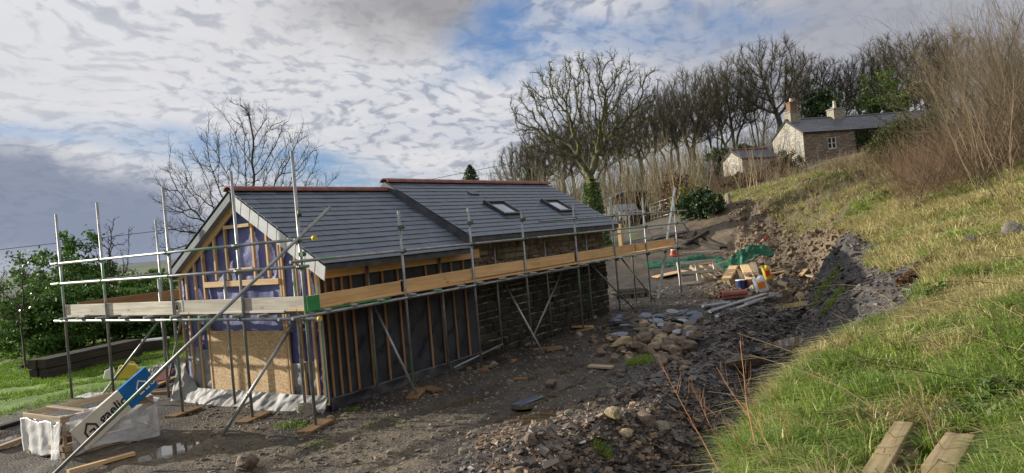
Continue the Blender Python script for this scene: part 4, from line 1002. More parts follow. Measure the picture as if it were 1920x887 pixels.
# single pale saplings one can tell apart
for i, (px, py0, py1, d, lab) in enumerate([(1268, 395, 235, 44, 'pale slender sapling right above the shed end'), (1402, 352, 262, 40, 'pale many-stemmed bush on the bank left of the cottage gable'), (1425, 350, 270, 41, 'pale thin sapling in front of the small outbuilding roof'), (865, 372, 300, 60, 'lone wispy sapling showing over the barn ridge')]):
    q = at(px, 400, d); z0 = h1(q.x, q.y, False); tp = at(px, py1, d); hgt = tp.z-z0
    brush('sapling', 5, lambda r, n: np.array([[q.x+r.normal()*.15, q.y+r.normal()*.15, z0-.1] for _ in range(n)]), (hgt*.8, hgt*1.05), .03, m_tan, 50+i, .12, 4, lab, 'sapling', None)
# evergreens
def conifer(name, px, pyt, d, w, lab, seed, mat=m_yew, cat='conifer', n=5200, size=.22):
    q = at(px, 420, d); z0 = h1(q.x, q.y, False); hgt = at(px, pyt, d).z-z0; r = np.random.default_rng(seed)
    e = empty(name, (q.x, q.y, z0), 0, label=lab, cat=cat)
    t_ = r.random(n)**.7; k = 26; lv = r.integers(0, k, n)/k; lv = lv+r.normal(size=n)*.012
    rad = (1-lv)**.8*w*r.random(n)**.45*(1+.25*np.sin(r.integers(0, 5, n)*2.1)); th = r.integers(0, 9, n)*.7+lv*40+r.normal(size=n)*.22
    P = np.stack([np.cos(th)*rad, np.sin(th)*rad, hgt*(.08+.9*lv)-rad*.18], 1)+np.array([q.x, q.y, z0])
    V, F = leaves(P, size, r, .35); np_obj('foliage', V, F, mat, e)
    MB().tube([(q.x, q.y, z0-.2), (q.x, q.y, z0+hgt*.95)], [.16, .03], 6).build('trunk', m_bark, e)
conifer('conifer', 890, 303, 55, 2.3, 'small dark conifer poking above the barn ridge at its left part', 1)
conifer('conifer', 1000, 312, 62, 2.0, 'dark green conifer just above the far end of the barn ridge', 2)
def evergreen(px, py, d, w, hgt, lab, seed, mat, n=5000, size=.35):
    q = at(px, py, d); zg = h1(q.x, q.y, False); c_ = q.z; rr_ = random.Random(seed)
    lobes = [(rr_.uniform(-.6, .6)*w, rr_.uniform(-.5, .5)*w, c_-zg+rr_.uniform(-.5, .35)*hgt, w*.45, w*.45, hgt*.4) for _ in range(7)]+[(0, 0, (c_-zg)*.5, w*.5, w*.5, (c_-zg)*.5)]
    leafy('evergreen_bush', (q.x, q.y, zg), lobes, n, size, mat, seed, lab, 'bush', 'evergreens round the cottage', 5)
evergreen(1530, 190, 88, 4.0, 4.2, 'dark green evergreen between the two cottage chimneys', 61, m_yew)
evergreen(1645, 180, 88, 5.0, 4.4, 'bright green evergreen behind the right half of the cottage roof', 62, m_green2, 7000)
evergreen(1735, 178, 84, 3.4, 2.4, 'golden green spreading evergreen right of the cottage roof end', 63, m_gold)
evergreen(1365, 290, 80, 2.6, 1.6, 'dark rhododendron bush left of the small outbuilding', 64, m_yew)
evergreen(1690, 200, 84, 2.6, 2.2, 'dark evergreen at the foot of the golden one', 65, m_green2)

# clipped and rough hedges by the yard
def hedge(name, pxs, d, w, hgt, mat, lab, seed, n=5000, size=.16, cat='hedge'):
    q0, q1 = at(pxs[0], 420, d[0]), at(pxs[1], 420, d[1]); c_ = (q0+q1)/2; zc = h1(c_.x, c_.y, False); r = np.random.default_rng(seed)
    lobes = []
    for k in range(7):
        p = q0.lerp(q1, k/6); lobes.append((p.x-c_.x, p.y-c_.y, h1(p.x, p.y, False)-zc+hgt*(.42+.2*((k*37)%5)/4), w*.75, w*.75, hgt*(.45+.25*((k*53)%7)/6)))
    leafy(name, (c_.x, c_.y, zc), lobes, n, size, mat, seed, lab, cat, None, 8)
hedge('hedge', (1290, 1340), (37, 36), .8, 1.25, m_yew, 'dark clipped evergreen hedge at the top of the yard beside the stone post', 71, 7000)
hedge('hedge', (1380, 1500), (62, 66), 1.2, 1.7, m_twigm, 'brown bare hedge below the cottage gable', 72, 6000, .22)
hedge('hedge', (1668, 1780), (36, 34), 1.1, 1.9, m_mixh, 'rounded green and brown hedge on the bank right of the cottage', 73, 22000, .09)
hedge('shrub', (1255, 1285), (46, 46), .8, 2.6, m_copper, 'copper leaved beech shrub behind the scaffold ladder', 74, 1400, .18, 'shrub')
hedge('shrub', (1275, 1305), (43, 43), .9, 1.5, m_gold, 'yellow green shrub beside the dark clipped hedge', 75, 1800, .16, 'shrub')

# left-hand evergreens below the lawn
def laurel(px, pyt, d, w, lab, seed, mat=m_laurel, n=11000, size=.22, cat='bush', name='laurel_bush', base=None):
    q = at(px, 560, d); zg = h1(q.x, q.y, False); hgt = at(px, pyt, d).z-zg; rr_ = random.Random(seed); lobes = []
    for _ in range(9):
        t_ = rr_.uniform(0, 1); lobes.append((rr_.uniform(-.75, .75)*w*(1-.4*t_), rr_.uniform(-.6, .6)*w, hgt*(.12+.68*t_), w*.42, w*.42, hgt*.20))
    lobes.append((0, 0, hgt*.35, w*.8, w*.7, hgt*.36))
    leafy(name, (q.x, q.y, zg), lobes, n, size, mat, seed, lab, cat, None, 9)
laurel(70, 505, 25.1, 2.38, 'glossy low laurel nearest the left edge, leaves glinting in the sun', 81, size=.15, n=9000)
laurel(150, 415, 33.0, 2.63, 'tallest dark evergreen bush behind the two leftmost scaffold poles', 82, size=.2, n=9000)
laurel(125, 520, 26.4, 2.26, 'dark laurel bush behind the left end of the pale toe board', 83, n=8000, size=.16)
laurel(215, 515, 27.7, 2.38, 'glossy laurel bush seen between the second and third gable poles', 84, n=9000, size=.16)
laurel(285, 525, 27.7, 2.38, 'laurel bush against the left corner of the barn gable', 85, n=7000, size=.16)
laurel(255, 478, 38.3, 2.51, 'bright green bush further off below the guard rails', 86, m_ivy, 5000, .2)
laurel(40, 540, 39.6, 3.26, 'olive green bush at the far left edge', 87, m_green2, 5000, .22)
laurel(312, 500, 44.9, 2.51, 'green bush glimpsed beside the roof eaves on the left', 88, m_green2, 4000, .22)
def young(seed): 
    def fn():
        P, Q = grow(seed, 1.0, [(0, 0, 3.0, 1.1, 1.1, 1.5), (.3, 0, 4.0, .7, .7, .9)], 160, .22, 1.6, .4, up=.3, gnarl=.2, maxit=50); return tree_mesh(seed, P, Q, .013, 2.2, 2, .3, .05, .6)
    return fn
q = place(at(38, 560, 21)); yt = bare_tree('young_tree', q, VIEW, .7, young(91), 'small open crowned tree with sparse leaves at the far left edge', mats=(m_bark, m_twig))
r = np.random.default_rng(4); n = 420; th = r.uniform(0, 6.28, n); rad = np.sqrt(r.random(n))*1.2; zz = 1.6+r.random(n)*3.2
Vi, Fi = leaves(np.stack([np.cos(th)*rad*(1.3-zz*.15), np.sin(th)*rad, zz], 1), .13, r, .6); o = np_obj('foliage', Vi, Fi, m_ivy); o.parent = yt
q = place(at(212, 560, 30)); e = bare_tree('young_tree', q, VIEW+1, 1.05, young(92), 'slim half bare young tree above the rails between the gable poles', mats=(m_bark, m_twig))

# thicket of bare shrubs on the right-hand bank
def bankpts(x0, x1, y0, y1, seed=0):
    def fn(r, n):
        a = np.stack([r.uniform(x0, x1, n), r.uniform(y0, y1, n)], 1); return np.stack([a[:, 0], a[:, 1], H(a[:, 0], a[:, 1], False)-.05], 1)
    return fn
def viewpts(px0, px1, d0, d1):
    def fn(r, n):
        o = []
        for i in range(n):
            q = at(r.uniform(px0, px1), 400, r.uniform(d0, d1)); o.append((q.x, q.y))
        a = np.array(o); return np.stack([a[:, 0], a[:, 1], H(a[:, 0], a[:, 1], False)-.05], 1)
    return fn
brush('thicket', 260, viewpts(1835, 2040, 18, 26), (2.4, 5.6), .013, m_thick, 6, .42, 8, 'tall tangled thicket of bare tan stems at the right edge of the bank', 'thicket', lean=(-.12, .05, 0))
brush('thicket', 380, viewpts(1800, 2000, 22, 32), (2.0, 5.2), .015, m_twigb, 7, .45, 8, 'darker bare shrub thicket behind the tan stems at the right', 'thicket')
brush('brambles', 2600, viewpts(1690, 1990, 19, 32), (.8, 2.1), .007, m_red, 8, .65, 3, 'knee-high tangle of red brown bramble and dead stems on the upper bank', 'brambles')
brush('dry_stems', 1300, viewpts(1440, 1790, 26, 62), (.5, 1.3), .010, m_tan, 9, .6, 3, 'dry tan stems along the bank top below the cottage', 'dry stems')
brush('scrub', 1100, viewpts(1560, 1860, 26, 50), (.5, 1.2), .010, m_red, 19, .5, 4, 'rust brown scrub and dead growth covering the bank between cottage and thicket', 'scrub')
# few tall single stems leaning out
for i, (px, d, lab) in enumerate([(1885, 15.5, 'long pale stem arching out of the thicket at the far right'), (1850, 17, 'slender pale stem leaning left out of the thicket'), (1905, 14, 'nearest pale stem at the right edge')]):
    q = at(px, 400, d); z0 = h1(q.x, q.y, False)
    brush('bare_shrub', 2, lambda r, n: np.array([[q.x+r.normal()*.1, q.y+r.normal()*.1, z0] for _ in range(n)]), (2.2, 2.9), .014, m_tan, 150+i, .1, 3, lab, 'shrub', None, lean=(-.25-.1*i, .30, 0))
#==PART4==
def hit(px, py, d0=2.5, d1=150):
    """where the ground lies under a bearing and dip from the eye"""
    a = np.array(at(px, py, 1.)); o = np.array([CX, CY, EYE]); dv = a-o; ds = np.geomspace(d0, d1, 500)
    P = o+dv*ds[:, None]; g = P[:, 2]-H(P[:, 0], P[:, 1]); k = np.argmax(g < 0)
    if g[k] >= 0: k = len(ds)-1
    return Vector((P[k, 0], P[k, 1], h1(P[k, 0], P[k, 1])))
def dist(p): return math.hypot(p.x-CX, p.y-CY)

# ------------------------------------------------------------------ cottage on the hill
cz = at(1510, 303, 75.); los = Vector((cz.x-CX, cz.y-CY, 0)).normalized(); pr = Vector((los.y, -los.x, 0))
tq = math.radians(30); e1 = pr*math.cos(tq)+los*math.sin(tq)
cot = empty('cottage', cz, math.atan2(e1.y, e1.x), label='long low stone cottage with slate roof, two chimneys and pale sunlit gable on the hill', cat='cottage')
CM = Matrix.Translation(cz) @ Matrix.Rotation(math.atan2(e1.y, e1.x), 4, 'Z')
def loc_build(mb, name, mat, parent, M, smooth=False):
    o = mk_obj(name, mb.v, mb.f, mat, None, smooth, M); setp(o, parent); return o
Lc, Wc, Hc, Rc = 16., 6.2, 2.95, 4.65
def win_hole_wall(M_, x0, x1, z0, z1, y, th, wins):
    mb = MB(); xs = sorted([x0, x1]+[w for q in wins for w in q[:2]])
    for a, b_ in zip(xs[:-1], xs[1:]):
        w = [q for q in wins if q[0] <= a+1e-6 and q[1] >= b_-1e-6]
        if w: mb.span((a, y, z0), (b_, y+th, w[0][2])); mb.span((a, y, w[0][3]), (b_, y+th, z1))
        else: mb.span((a, y, z0), (b_, y+th, z1))
    return mb
loc_build(win_hole_wall(None, .0, Lc, -1.5, Hc, 0, .4, [(2.6, 3.55, 1.1, 2.25), (8.6, 9.5, 1.1, 2.2)]), 'front_wall', m_cfront, cot, CM)
loc_build(MB().prism([(0, .4, -1.5), (0, Wc, -1.5), (0, Wc, Hc), (0, Wc/2, Rc-.1), (0, .0, Hc), (0, .0, Hc-.01), (0, .4, Hc-.012)], (.4, 0, 0)), 'gable_wall', m_cstone, cot, CM)
loc_build(MB().prism([(-.02, .0, -1.5), (-.02, .42, -1.5), (-.02, .42, Hc-.15), (-.02, .0, Hc-.15)], (.02, 0, 0)), 'gable_wall', m_cstone, cot, CM)
loc_build(MB().span((.4, Wc-.4, -1.5), (Lc, Wc, Hc)).prism([(Lc-.4, .4, -1.5), (Lc-.4, Wc, -1.5), (Lc-.4, Wc, Hc), (Lc-.4, Wc/2, Rc-.1), (Lc-.4, .4, Hc)], (.4, 0, 0)), 'back_wall', m_cfront, cot, CM)
def big_slates(M_, parent, L_, W_, H_, R_, over=.25, g=.32, w=.5, seed=3, x0=-.12, mat=None):
    r = np.random.default_rng(seed)
    for front in (True, False):
        mb = MB(); y0 = -over if front else W_+over; uu = Vector((0, W_/2-y0, (R_-H_)*1.0)); hh = (R_-H_)*(over/(W_/2)); z0 = H_-hh; uu.z = R_-z0; Ls = uu.length; uu.normalize()
        nn = Vector((0, -uu.z, uu.y)) if uu.y > 0 else Vector((0, uu.z, -uu.y))
        for i in range(int(Ls/g)+1):
            s0 = i*g; s1 = min(s0+g*1.2, Ls); x = x0-(i % 2)*w/2
            while x < L_+.1:
                a = max(x, x0)+.004; b_ = min(x+w, L_+.1)-.004; x += w
                if b_-a < .05 or s1-s0 < .05: continue
                sag = -.10*math.sin(math.pi*min(1, max(0, a/L_)))*.6; lf = .03+r.random()*.012
                p = [Vector((a, y0, z0+sag))+uu*s0+nn*lf, Vector((b_, y0, z0+sag))+uu*s0+nn*lf, Vector((b_, y0, z0+sag))+uu*s1+nn*.008, Vector((a, y0, z0+sag))+uu*s1+nn*.008]
                mb.prism(p, nn*-.02)
        loc_build(mb, 'slate_roof', mat or m_slate_old, parent, M_)
    d_ = MB(); hh = (R_-H_)*(over/(W_/2))
    d_.prism([(x0+.05, -over+.03, H_-hh-.02), (x0+.05, W_/2, R_-.05), (x0+.05, W_+over-.03, H_-hh-.02), (x0+.05, W_+over-.03, H_-hh-.14), (x0+.05, W_/2, R_-.2), (x0+.05, -over+.03, H_-hh-.14)], (L_+.05-x0, 0, 0))
    loc_build(d_, 'roof_deck', w_old, parent, M_)
big_slates(CM, cot, Lc, Wc, Hc+.1, Rc)
loc_build(MB().tube([(-.15, Wc/2, Rc+.03), (Lc*.5, Wc/2, Rc-.03), (Lc, Wc/2, Rc+.03)], .10, 8), 'ridge', m_slate_old, cot, CM)
def chimney(x, brick):
    c_ = loc_build(MB().span((x-.55, Wc/2-.65, Rc-1.3), (x+.55, Wc/2+.65, Rc+.75)).span((x-.62, Wc/2-.72, Rc+.75), (x+.62, Wc/2+.72, Rc+.87)), 'chimney', stonework('chimney_stone%d' % brick, [(.24, .22, .17), (.32, .29, .23)], (2, 2, 4), (.3, .27, .22)), cot, CM)
    if brick: loc_build(MB().span((x-.38, Wc/2-.42, Rc+.87), (x+.38, Wc/2+.42, Rc+1.75)).span((x-.44, Wc/2-.48, Rc+1.75), (x+.44, Wc/2+.48, Rc+1.85)), 'brick_stack', noisy('chimney_brick', [(.13, .08, .055), (.20, .12, .08)], 3, .9, .5, 20), c_, CM)
    loc_build(MB().tube([(x, Wc/2, Rc+(1.85 if brick else .87)), (x, Wc/2, Rc+(2.25 if brick else 1.7))], [.20, .15], 8), 'chimney_pot', noisy('chimney_pot%d' % brick, [(.45, .40, .30), (.55, .50, .40)], 3, .8, .1), c_, CM)
chimney(.75, True); chimney(5.6, False)
for (x0, x1, z0, z1) in ((2.6, 3.55, 1.1, 2.25), (8.6, 9.5, 1.1, 2.2)):
    w_ = MB(); q = .07
    for a, b_ in (((x0, .06, z0), (x0+q, .14, z1)), ((x1-q, .06, z0), (x1, .14, z1)), ((x0+q, .06, z0), (x1-q, .14, z0+q)), ((x0+q, .06, z1-q), (x1-q, .14, z1)), (((x0+x1)/2-q/2, .06, z0+q), ((x0+x1)/2+q/2, .14, z1-q))): w_.span(a, b_)
    zz = (z0+z1)/2; w_.span((x0+q, .07, zz-.02), ((x0+x1)/2-q/2, .13, zz+.02)); w_.span(((x0+x1)/2+q/2, .07, zz-.02), (x1-q, .13, zz+.02))
    wo = loc_build(w_, 'window', m_white, cot, CM); loc_build(MB().span((x0+.02, .15, z0+.02), (x1-.02, .16, z1-.02)), 'pane', m_dglass, wo, CM)
# ivy on the front wall
r = np.random.default_rng(8); n = 1500; pts = np.stack([5.6+r.random(n)*3.4, -r.random(n)*.25, r.random(n)*2.9-.2], 1); Vi, Fi = leaves(pts, .22, r, .8)
o = np_obj('wall_ivy', Vi, Fi, m_yew); o.matrix_basis = CM; setp(o, cot)
# little outbuilding in front
oz = at(1412, 300, 70.); OM = Matrix.Translation(oz) @ Matrix.Rotation(math.atan2(e1.y, e1.x)+.15, 4, 'Z')
ob = empty('outbuilding', oz, math.atan2(e1.y, e1.x)+.15, label='small slate roofed outbuilding with a pale gable, left of the cottage', cat='outbuilding')
loc_build(MB().prism([(-1.2, 0, -1.2), (-1.2, 3.2, -1.2), (-1.2, 3.2, .25), (-1.2, 1.6, 1.05), (-1.2, 0, .25)], (3.9, 0, 0)), 'wall', m_cstone, ob, OM)
big_slates(OM, ob, 2.7, 3.2, .3, 1.15, .15, .25, .35, 5, -1.32)
loc_build(MB().tube([(-1.3, 1.6, 1.2), (2.8, 1.6, 1.2)], .09, 6), 'ridge', m_ridge, ob, OM)

# ------------------------------------------------------------------ yard end: open shed, car, gate, posts
sb = at(1186, 425, 58.); sb.z = h1(sb.x, sb.y, False); SA = VIEW+.25; SM = Matrix.Translation(sb) @ Matrix.Rotation(SA, 4, 'Z')
shd = empty('open_shed', sb, SA, label='dark open fronted shed with a shallow roof and stone side at the yard end', cat='shed')
arc = [(-1.7, 2.0), (-1.0, 2.42), (-.1, 2.62), (.9, 2.55), (1.75, 2.30)]
def strip_(a, th, y0, y1):
    mb = MB()
    for (x0, z0), (x1, z1) in zip(a[:-1], a[1:]): mb.prism([(x0, y0, z0), (x1, y0, z1), (x1, y0, z1-th), (x0, y0, z0-th)], (0, y1-y0, 0))
    return mb
loc_build(strip_(arc, .10, -.2, 3.4), 'roof', m_lead, shd, SM)
loc_build(MB().span((-1.6, 0, -.4), (-.2, .35, 1.95)).span((-1.6, .35, -.4), (-1.3, 3.3, 1.95)), 'stone_wall', m_rub, shd, SM)
loc_build(MB().prism([(-1.55, .04, 1.95), (.3, .04, 1.95), (.3, .04, 2.47), (-.1, .04, 2.52), (-1.0, .04, 2.30), (-1.55, .04, 1.98)], (0, .25, 0)), 'front_gable', m_cfront, shd, SM)
loc_build(MB().span((-1.3, 3.1, -.4), (1.7, 3.3, 2.2)).span((1.55, .2, -.4), (1.7, 3.1, 2.2)), 'back_boarding', w_old, shd, SM)
for x in (-.12, 1.02, 1.62): loc_build(MB().span((x-.05, -.05, -.3), (x+.05, .0, 2.36)), 'post', w_pale, shd, SM)
# car parked nose out
cb = at(1196, 426, 53.); cb.z = h1(cb.x, cb.y, False); KA = VIEW+.35; KM = Matrix.Translation(cb) @ Matrix.Rotation(KA, 4, 'Z')
car = empty('parked_car', cb, KA, label='grey four wheel drive car nosing out of the open shed behind the scaffold', cat='car')
prof = [(0, .42), (0, .95), (.12, 1.02), (1.05, 1.10), (1.55, 1.62), (3.0, 1.68), (3.9, 1.55), (4.1, .95), (4.1, .42)]
m_paint = noisy('grey_car_paint', [(.20, .21, .22), (.26, .27, .28)], 3, .3, .03, metal=.3)
loc_build(MB().prism([(-.8, y, z) for y, z in prof], (1.6, 0, 0)), 'body', m_paint, car, KM)
loc_build(MB().prism([(-.68, 1.10, 1.13), (.68, 1.10, 1.13), (.62, 1.50, 1.57), (-.62, 1.50, 1.57)], (0, -.03, .03)), 'windscreen', m_glass, car, KM)
loc_build(MB().span((-.5, -.03, .62), (.5, -.002, .88)), 'grille', m_black, car, KM)
loc_build(MB().span((-.84, -.10, .42), (.84, -.004, .58)), 'bumper', m_frame, car, KM)
for sx_ in (-.66, .66): loc_build(MB().tube([(sx_, -.05, .76), (sx_, -.002, .76)], .10, 10), 'headlight', m_white, car, KM)
for sx_ in (-.81, .66):
    for yy in (.75, 3.2):
        wh = loc_build(MB().tube([(sx_, yy, .34), (sx_+.17, yy, .34)], .34, 14), 'wheel', m_black, car, KM)
        loc_build(MB().tube([(sx_-.01, yy, .34), (sx_+.18, yy, .34)], .18, 10), 'rim', m_frame, wh, KM)
# field gate
g0, g1 = at(1222, 428, 50.), at(1262, 424, 46.); g0.z = h1(g0.x, g0.y, False); g1.z = h1(g1.x, g1.y, False)
gt = empty('field_gate', g0, 0, label='galvanised tubular field gate standing open by the track', cat='gate')
for k in range(5): tubeo('bar', g0+Vector((0, 0, .2+.24*k)), g1+Vector((0, 0, .2+.24*k)), .022, m_galv, gt, 6)
for k in (0, .5, 1): q = g0.lerp(g1, k); tubeo('upright', q+Vector((0, 0, .18)), q+Vector((0, 0, 1.2)), .024, m_galv, gt, 6)
q = at(1163, 440, 34.); q.z = h1(q.x, q.y, False)
tag(beam('timber_post', q-Vector((0, 0, .2)), q+Vector((0, 0, 1.15)), .16, .16, w_new), 'pale square timber post beyond the far end of the barn', 'post')
q = at(1240, 470, 34.); 
def stone_post(px, pyb, d, w, hgt, lab):
    p = at(px, pyb, d); z0 = h1(p.x, p.y, False); mb = MB(); rr_ = random.Random(px)
    mb.tube([(p.x, p.y, z0-.2), (p.x+.02, p.y, z0+hgt*.5), (p.x+.04, p.y+.02, z0+hgt*.92), (p.x+.04, p.y+.02, z0+hgt)], [w, w*.92, w*.8, w*.35], 7)
    o = mb.build('stone_post', m_rockp); return tag(o, lab, 'stone post')
m_rockp = noisy('pale_rock', [(.17, .145, .105), (.30, .255, .19), (.22, .20, .16)], 3, .9, .8, 12, .03)
m_rockb = noisy('brown_rock', [(.11, .075, .05), (.20, .135, .09), (.15, .12, .09), (.08, .06, .045)], 2.5, .75, .8, 12, .02)
m_rocky = noisy('ochre_rock', [(.26, .20, .12), (.40, .32, .19), (.20, .15, .09)], 3, .85, .8, 10, .03)
m_slabg = noisy('lichened_slab', [(.08, .075, .06), (.13, .12, .10), (.19, .17, .14)], 2.5, .9, .8, 12, .03)
m_shard = noisy('slate_shards', [(.030, .026, .023), (.065, .052, .042), (.115, .09, .07), (.075, .068, .066)], 3, .55, .3, 30, .005, island=.75, spec=.5)
m_blueslate = noisy('wet_blue_slate', [(.07, .09, .13), (.13, .16, .22)], 3, .25, .3, 15, .004, spec=.7)
stone_post(1332, 392, 36, .20, .85, 'grey standing stone gatepost on the bank top in front of the dark clipped hedge')
stone_post(1366, 383, 39, .19, .75, 'shorter stone gatepost higher on the bank, right of the clipped hedge')

# track leading out of the yard
tp_ = [at(1258, 455, 35), at(1235, 440, 42), at(1215, 430, 52), at(1225, 425, 70)]; mb = MB()
pts = []
for a, b_ in zip(tp_[:-1], tp_[1:]):
    for k in range(12): pts.append(a.lerp(b_, k/12))
vs = []; fs = []
for i, p in enumerate(pts):
    d = (pts[min(i+1, len(pts)-1)]-pts[max(i-1, 0)]); d.z = 0; d.normalize(); nn = Vector((-d.y, d.x, 0))
    for k in range(9): q = p+nn*(k-4)*.2; vs.append((q.x, q.y, h1(q.x, q.y)+.045))
for i in range(len(pts)-1):
    for k in range(8): fs.append((i*9+k, (i+1)*9+k, (i+1)*9+k+1, i*9+k+1))
tag(mk_obj('track', vs, fs, noisy('track_gravel', [(.065, .055, .042), (.125, .105, .08)], 3, .7, .5, 20, .02), smooth=True), kind='structure')

# overhead cable
mb = MB(); mb.tube([at(-60, 476, 30), at(0, 468, 30.5), at(115, 455, 32), at(330, 429, 34), at(550, 394, 36), at(805, 337, 39), at(950, 308, 41), at(1080, 275, 42)], .012, 5)
tag(mb.build('overhead_cable', m_black), 'thin black overhead cable rising from the left edge behind the barn to the wood', 'cable')

# ------------------------------------------------------------------ loose stone
def rock_mesh(seed, flat=.7, sub=2):
    import bmesh
    bm = bmesh.new(); bmesh.ops.create_icosphere(bm, subdivisions=sub, radius=.5); rr_ = random.Random(seed)
    pl_ = [(Vector((rr_.gauss(0, 1), rr_.gauss(0, 1), rr_.gauss(0, 1))).normalized(), rr_.uniform(.27, .42)) for _ in range(9)]
    for v in bm.verts:
        for n_, d_ in pl_:
            k = v.co.dot(n_)-d_
            if k > 0: v.co -= n_*k*.92
        v.co += Vector((rr_.gauss(0, 1), rr_.gauss(0, 1), rr_.gauss(0, 1)))*.012; v.co.z *= flat
    me = bpy.data.meshes.new('stone'); bm.to_mesh(me); bm.free(); return me
RM = [rock_mesh(i, .6+.08*(i % 4)) for i in range(9)]
RMm = {}
def rock(name, loc, size, mat, label, group=None, seed=0, sink=.22, cat='stone'):
    rr_ = random.Random(seed*7+3); k = (rr_.randrange(9), mat.name)
    if k not in RMm: me = RM[k[0]].copy(); me.materials.append(mat); RMm[k] = me
    o = bpy.data.objects.new(name, RMm[k]); COL.objects.link(o)
    s_ = size*Vector((rr_.uniform(.85, 1.3), rr_.uniform(.75, 1.05), rr_.uniform(.8, 1.1)))
    o.scale = s_; o.rotation_euler = (rr_.gauss(0, .25), rr_.gauss(0, .25), rr_.uniform(0, 6.3)); o.location = Vector(loc)+Vector((0, 0, s_.z*(.33-sink)))
    return tag(o, label, cat, group)
# heap of boulders and slates beside the trench
c0 = hit(1230, 640); heap = []
rr_ = random.Random(12); i = 0
def heap_z(x, y, px): return h1(x, y)
for k in range(120):
    px = rr_.gauss(1238, 56); py = rr_.gauss(646, 25)
    if k < 14: px, py = rr_.uniform(1110, 1200), rr_.uniform(640, 675)
    py = min(max(py, 598), 702); px = min(max(px, 1085), 1362)
    p = hit(px, py); core = math.exp(-((px-1245)/70)**2-((py-640)/28)**2); size = rr_.uniform(.13, .33)*(.8+.6*core)
    p.z += core*.26*rr_.uniform(.3, 1)
    mt_ = m_rockb if rr_.random() < .7 else (m_rockp if rr_.random() < .5 else m_rocky)
    rock('boulder', p, size, mt_, {'brown_rock': 'brown', 'pale_rock': 'grey', 'ochre_rock': 'ochre'}[mt_.name]+' rounded boulder in the heap of stone and slate left of the trench', 'boulders heaped left of the trench', k)
for (px, py, s_, mt_, lab) in [(1165, 655, .46, m_rocky, 'large ribbed ochre boulder at the left side of the stone heap'), (1250, 655, .44, m_rockb, 'largest smooth brown boulder in the middle of the stone heap'), (1238, 690, .36, m_rockp, 'lone rounded boulder below the grass tuft at the front of the stone heap'), (1305, 645, .36, m_rockb, 'split brown boulder at the right end of the stone heap')]:
    p = hit(px, py); rock('boulder', p, s_, mt_, lab, None, px, .0)
def shard(loc, L, W_, th, ang, tilt, mat, name, label, cat, group=None):
    rr_ = random.Random(int(L*9999+ang*77)); n = 7; poly = []
    for k in range(n):
        a = 2*math.pi*k/n; poly.append(Vector((math.cos(a)*L/2*rr_.uniform(.75, 1.1), math.sin(a)*W_/2*rr_.uniform(.75, 1.1), -th/2)))
    R_ = Matrix.Translation(loc) @ Matrix.Rotation(ang, 4, 'Z') @ Matrix.Rotation(tilt, 4, 'X')
    o = mk_obj(name, *(lambda m_: (m_.v, m_.f))(MB().prism(poly, (0, 0, th))), mat, None, M=R_); return tag(o, label, cat, group)
for k in range(60):
    px = rr_.uniform(1140, 1305); py = rr_.gauss(622, 13); p = hit(px, max(600, py)); p.z += .14+.16*math.exp(-((px-1235)/60)**2)*rr_.random()
    shard(p, rr_.uniform(.25, .55), rr_.uniform(.18, .34), .016, rr_.uniform(0, 3.1), rr_.gauss(0, .35), m_blueslate if rr_.random() < .6 else m_shard, 'broken_slate', 'wet broken roof slate tossed on top of the stone heap', 'slate', 'broken slates on the stone heap')
p = hit(985, 757); tag(beam('slate_board', p+Vector((-.27, .0, .03)), p+Vector((.27, -.08, .045)), .2, .02, m_blueslate), 'long dark grey slate lying flat beside a puddle on the mud', 'slate')
# stones strewn about the foreground, each one distinct
for (px, py, s_, mt_, lab) in [(575, 782, .34, m_rockp, 'grey boulder against the plastic skirt at the barn corner'), (620, 790, .15, m_rocky, 'small ochre stone right of the corner scaffold pole'), (1152, 795, .22, m_rocky, 'pale ochre boulder on the spoil in the lit foreground'), (1035, 728, .22, m_rockb, 'brown cobble between the puddles on the mud'), (998, 806, .10, m_rocky, 'small yellow stone in front of the dark slate board'), (1069, 783, .14, m_rockp, 'small mossy upright stone left of the ochre boulder'), (995, 832, .20, m_rockb, 'angular brown stone low in the lit foreground'), (1175, 822, .17, m_rocky, 'light broken stone below the ochre boulder'), (1210, 800, .24, m_rockb, 'reddish brown stone right of the ochre boulder'), (465, 880, .34, m_rockb, 'flat brown rock at the bottom edge of the photograph left of centre'), (868, 852, .13, m_rockp, 'pale little stone alone on the brown soil at the bottom'), (1400, 700, .55, m_rockb, 'big flat slab of brown rock on the crest of the spoil'), (1070, 668, .14, m_rockb, 'dark cobble beside the fallen slates nearest the barn'), (1240, 812, .22, m_rockp, 'grey flat stone in the middle of the spoil foreground'), (925, 690, .22, m_rockp, 'whitish stone by the pole where timber wall meets stone wall'), (745, 785, .10, m_rockp, 'little pale stone in front of the long side wall')]:
    rock('stone', hit(px, py), s_, mt_, lab, None, px, .05)
rock('slab', hit(1905, 452), .5, m_slabg, 'large flat weathered slab half buried in the bank at the right edge', None, 11, .05, 'slab')
shard(hit(1838, 452)+Vector((0, 0, .05)), .75, .32, .04, VIEW+.5, .15, m_blueslate, 'slate', 'thin grey slate lying in the grass beside the big slab', 'slate')
rock('stone', hit(1652, 640), .22, m_rockb, 'reddish flat stone at the grassy lip above the trench', None, 5, .05)

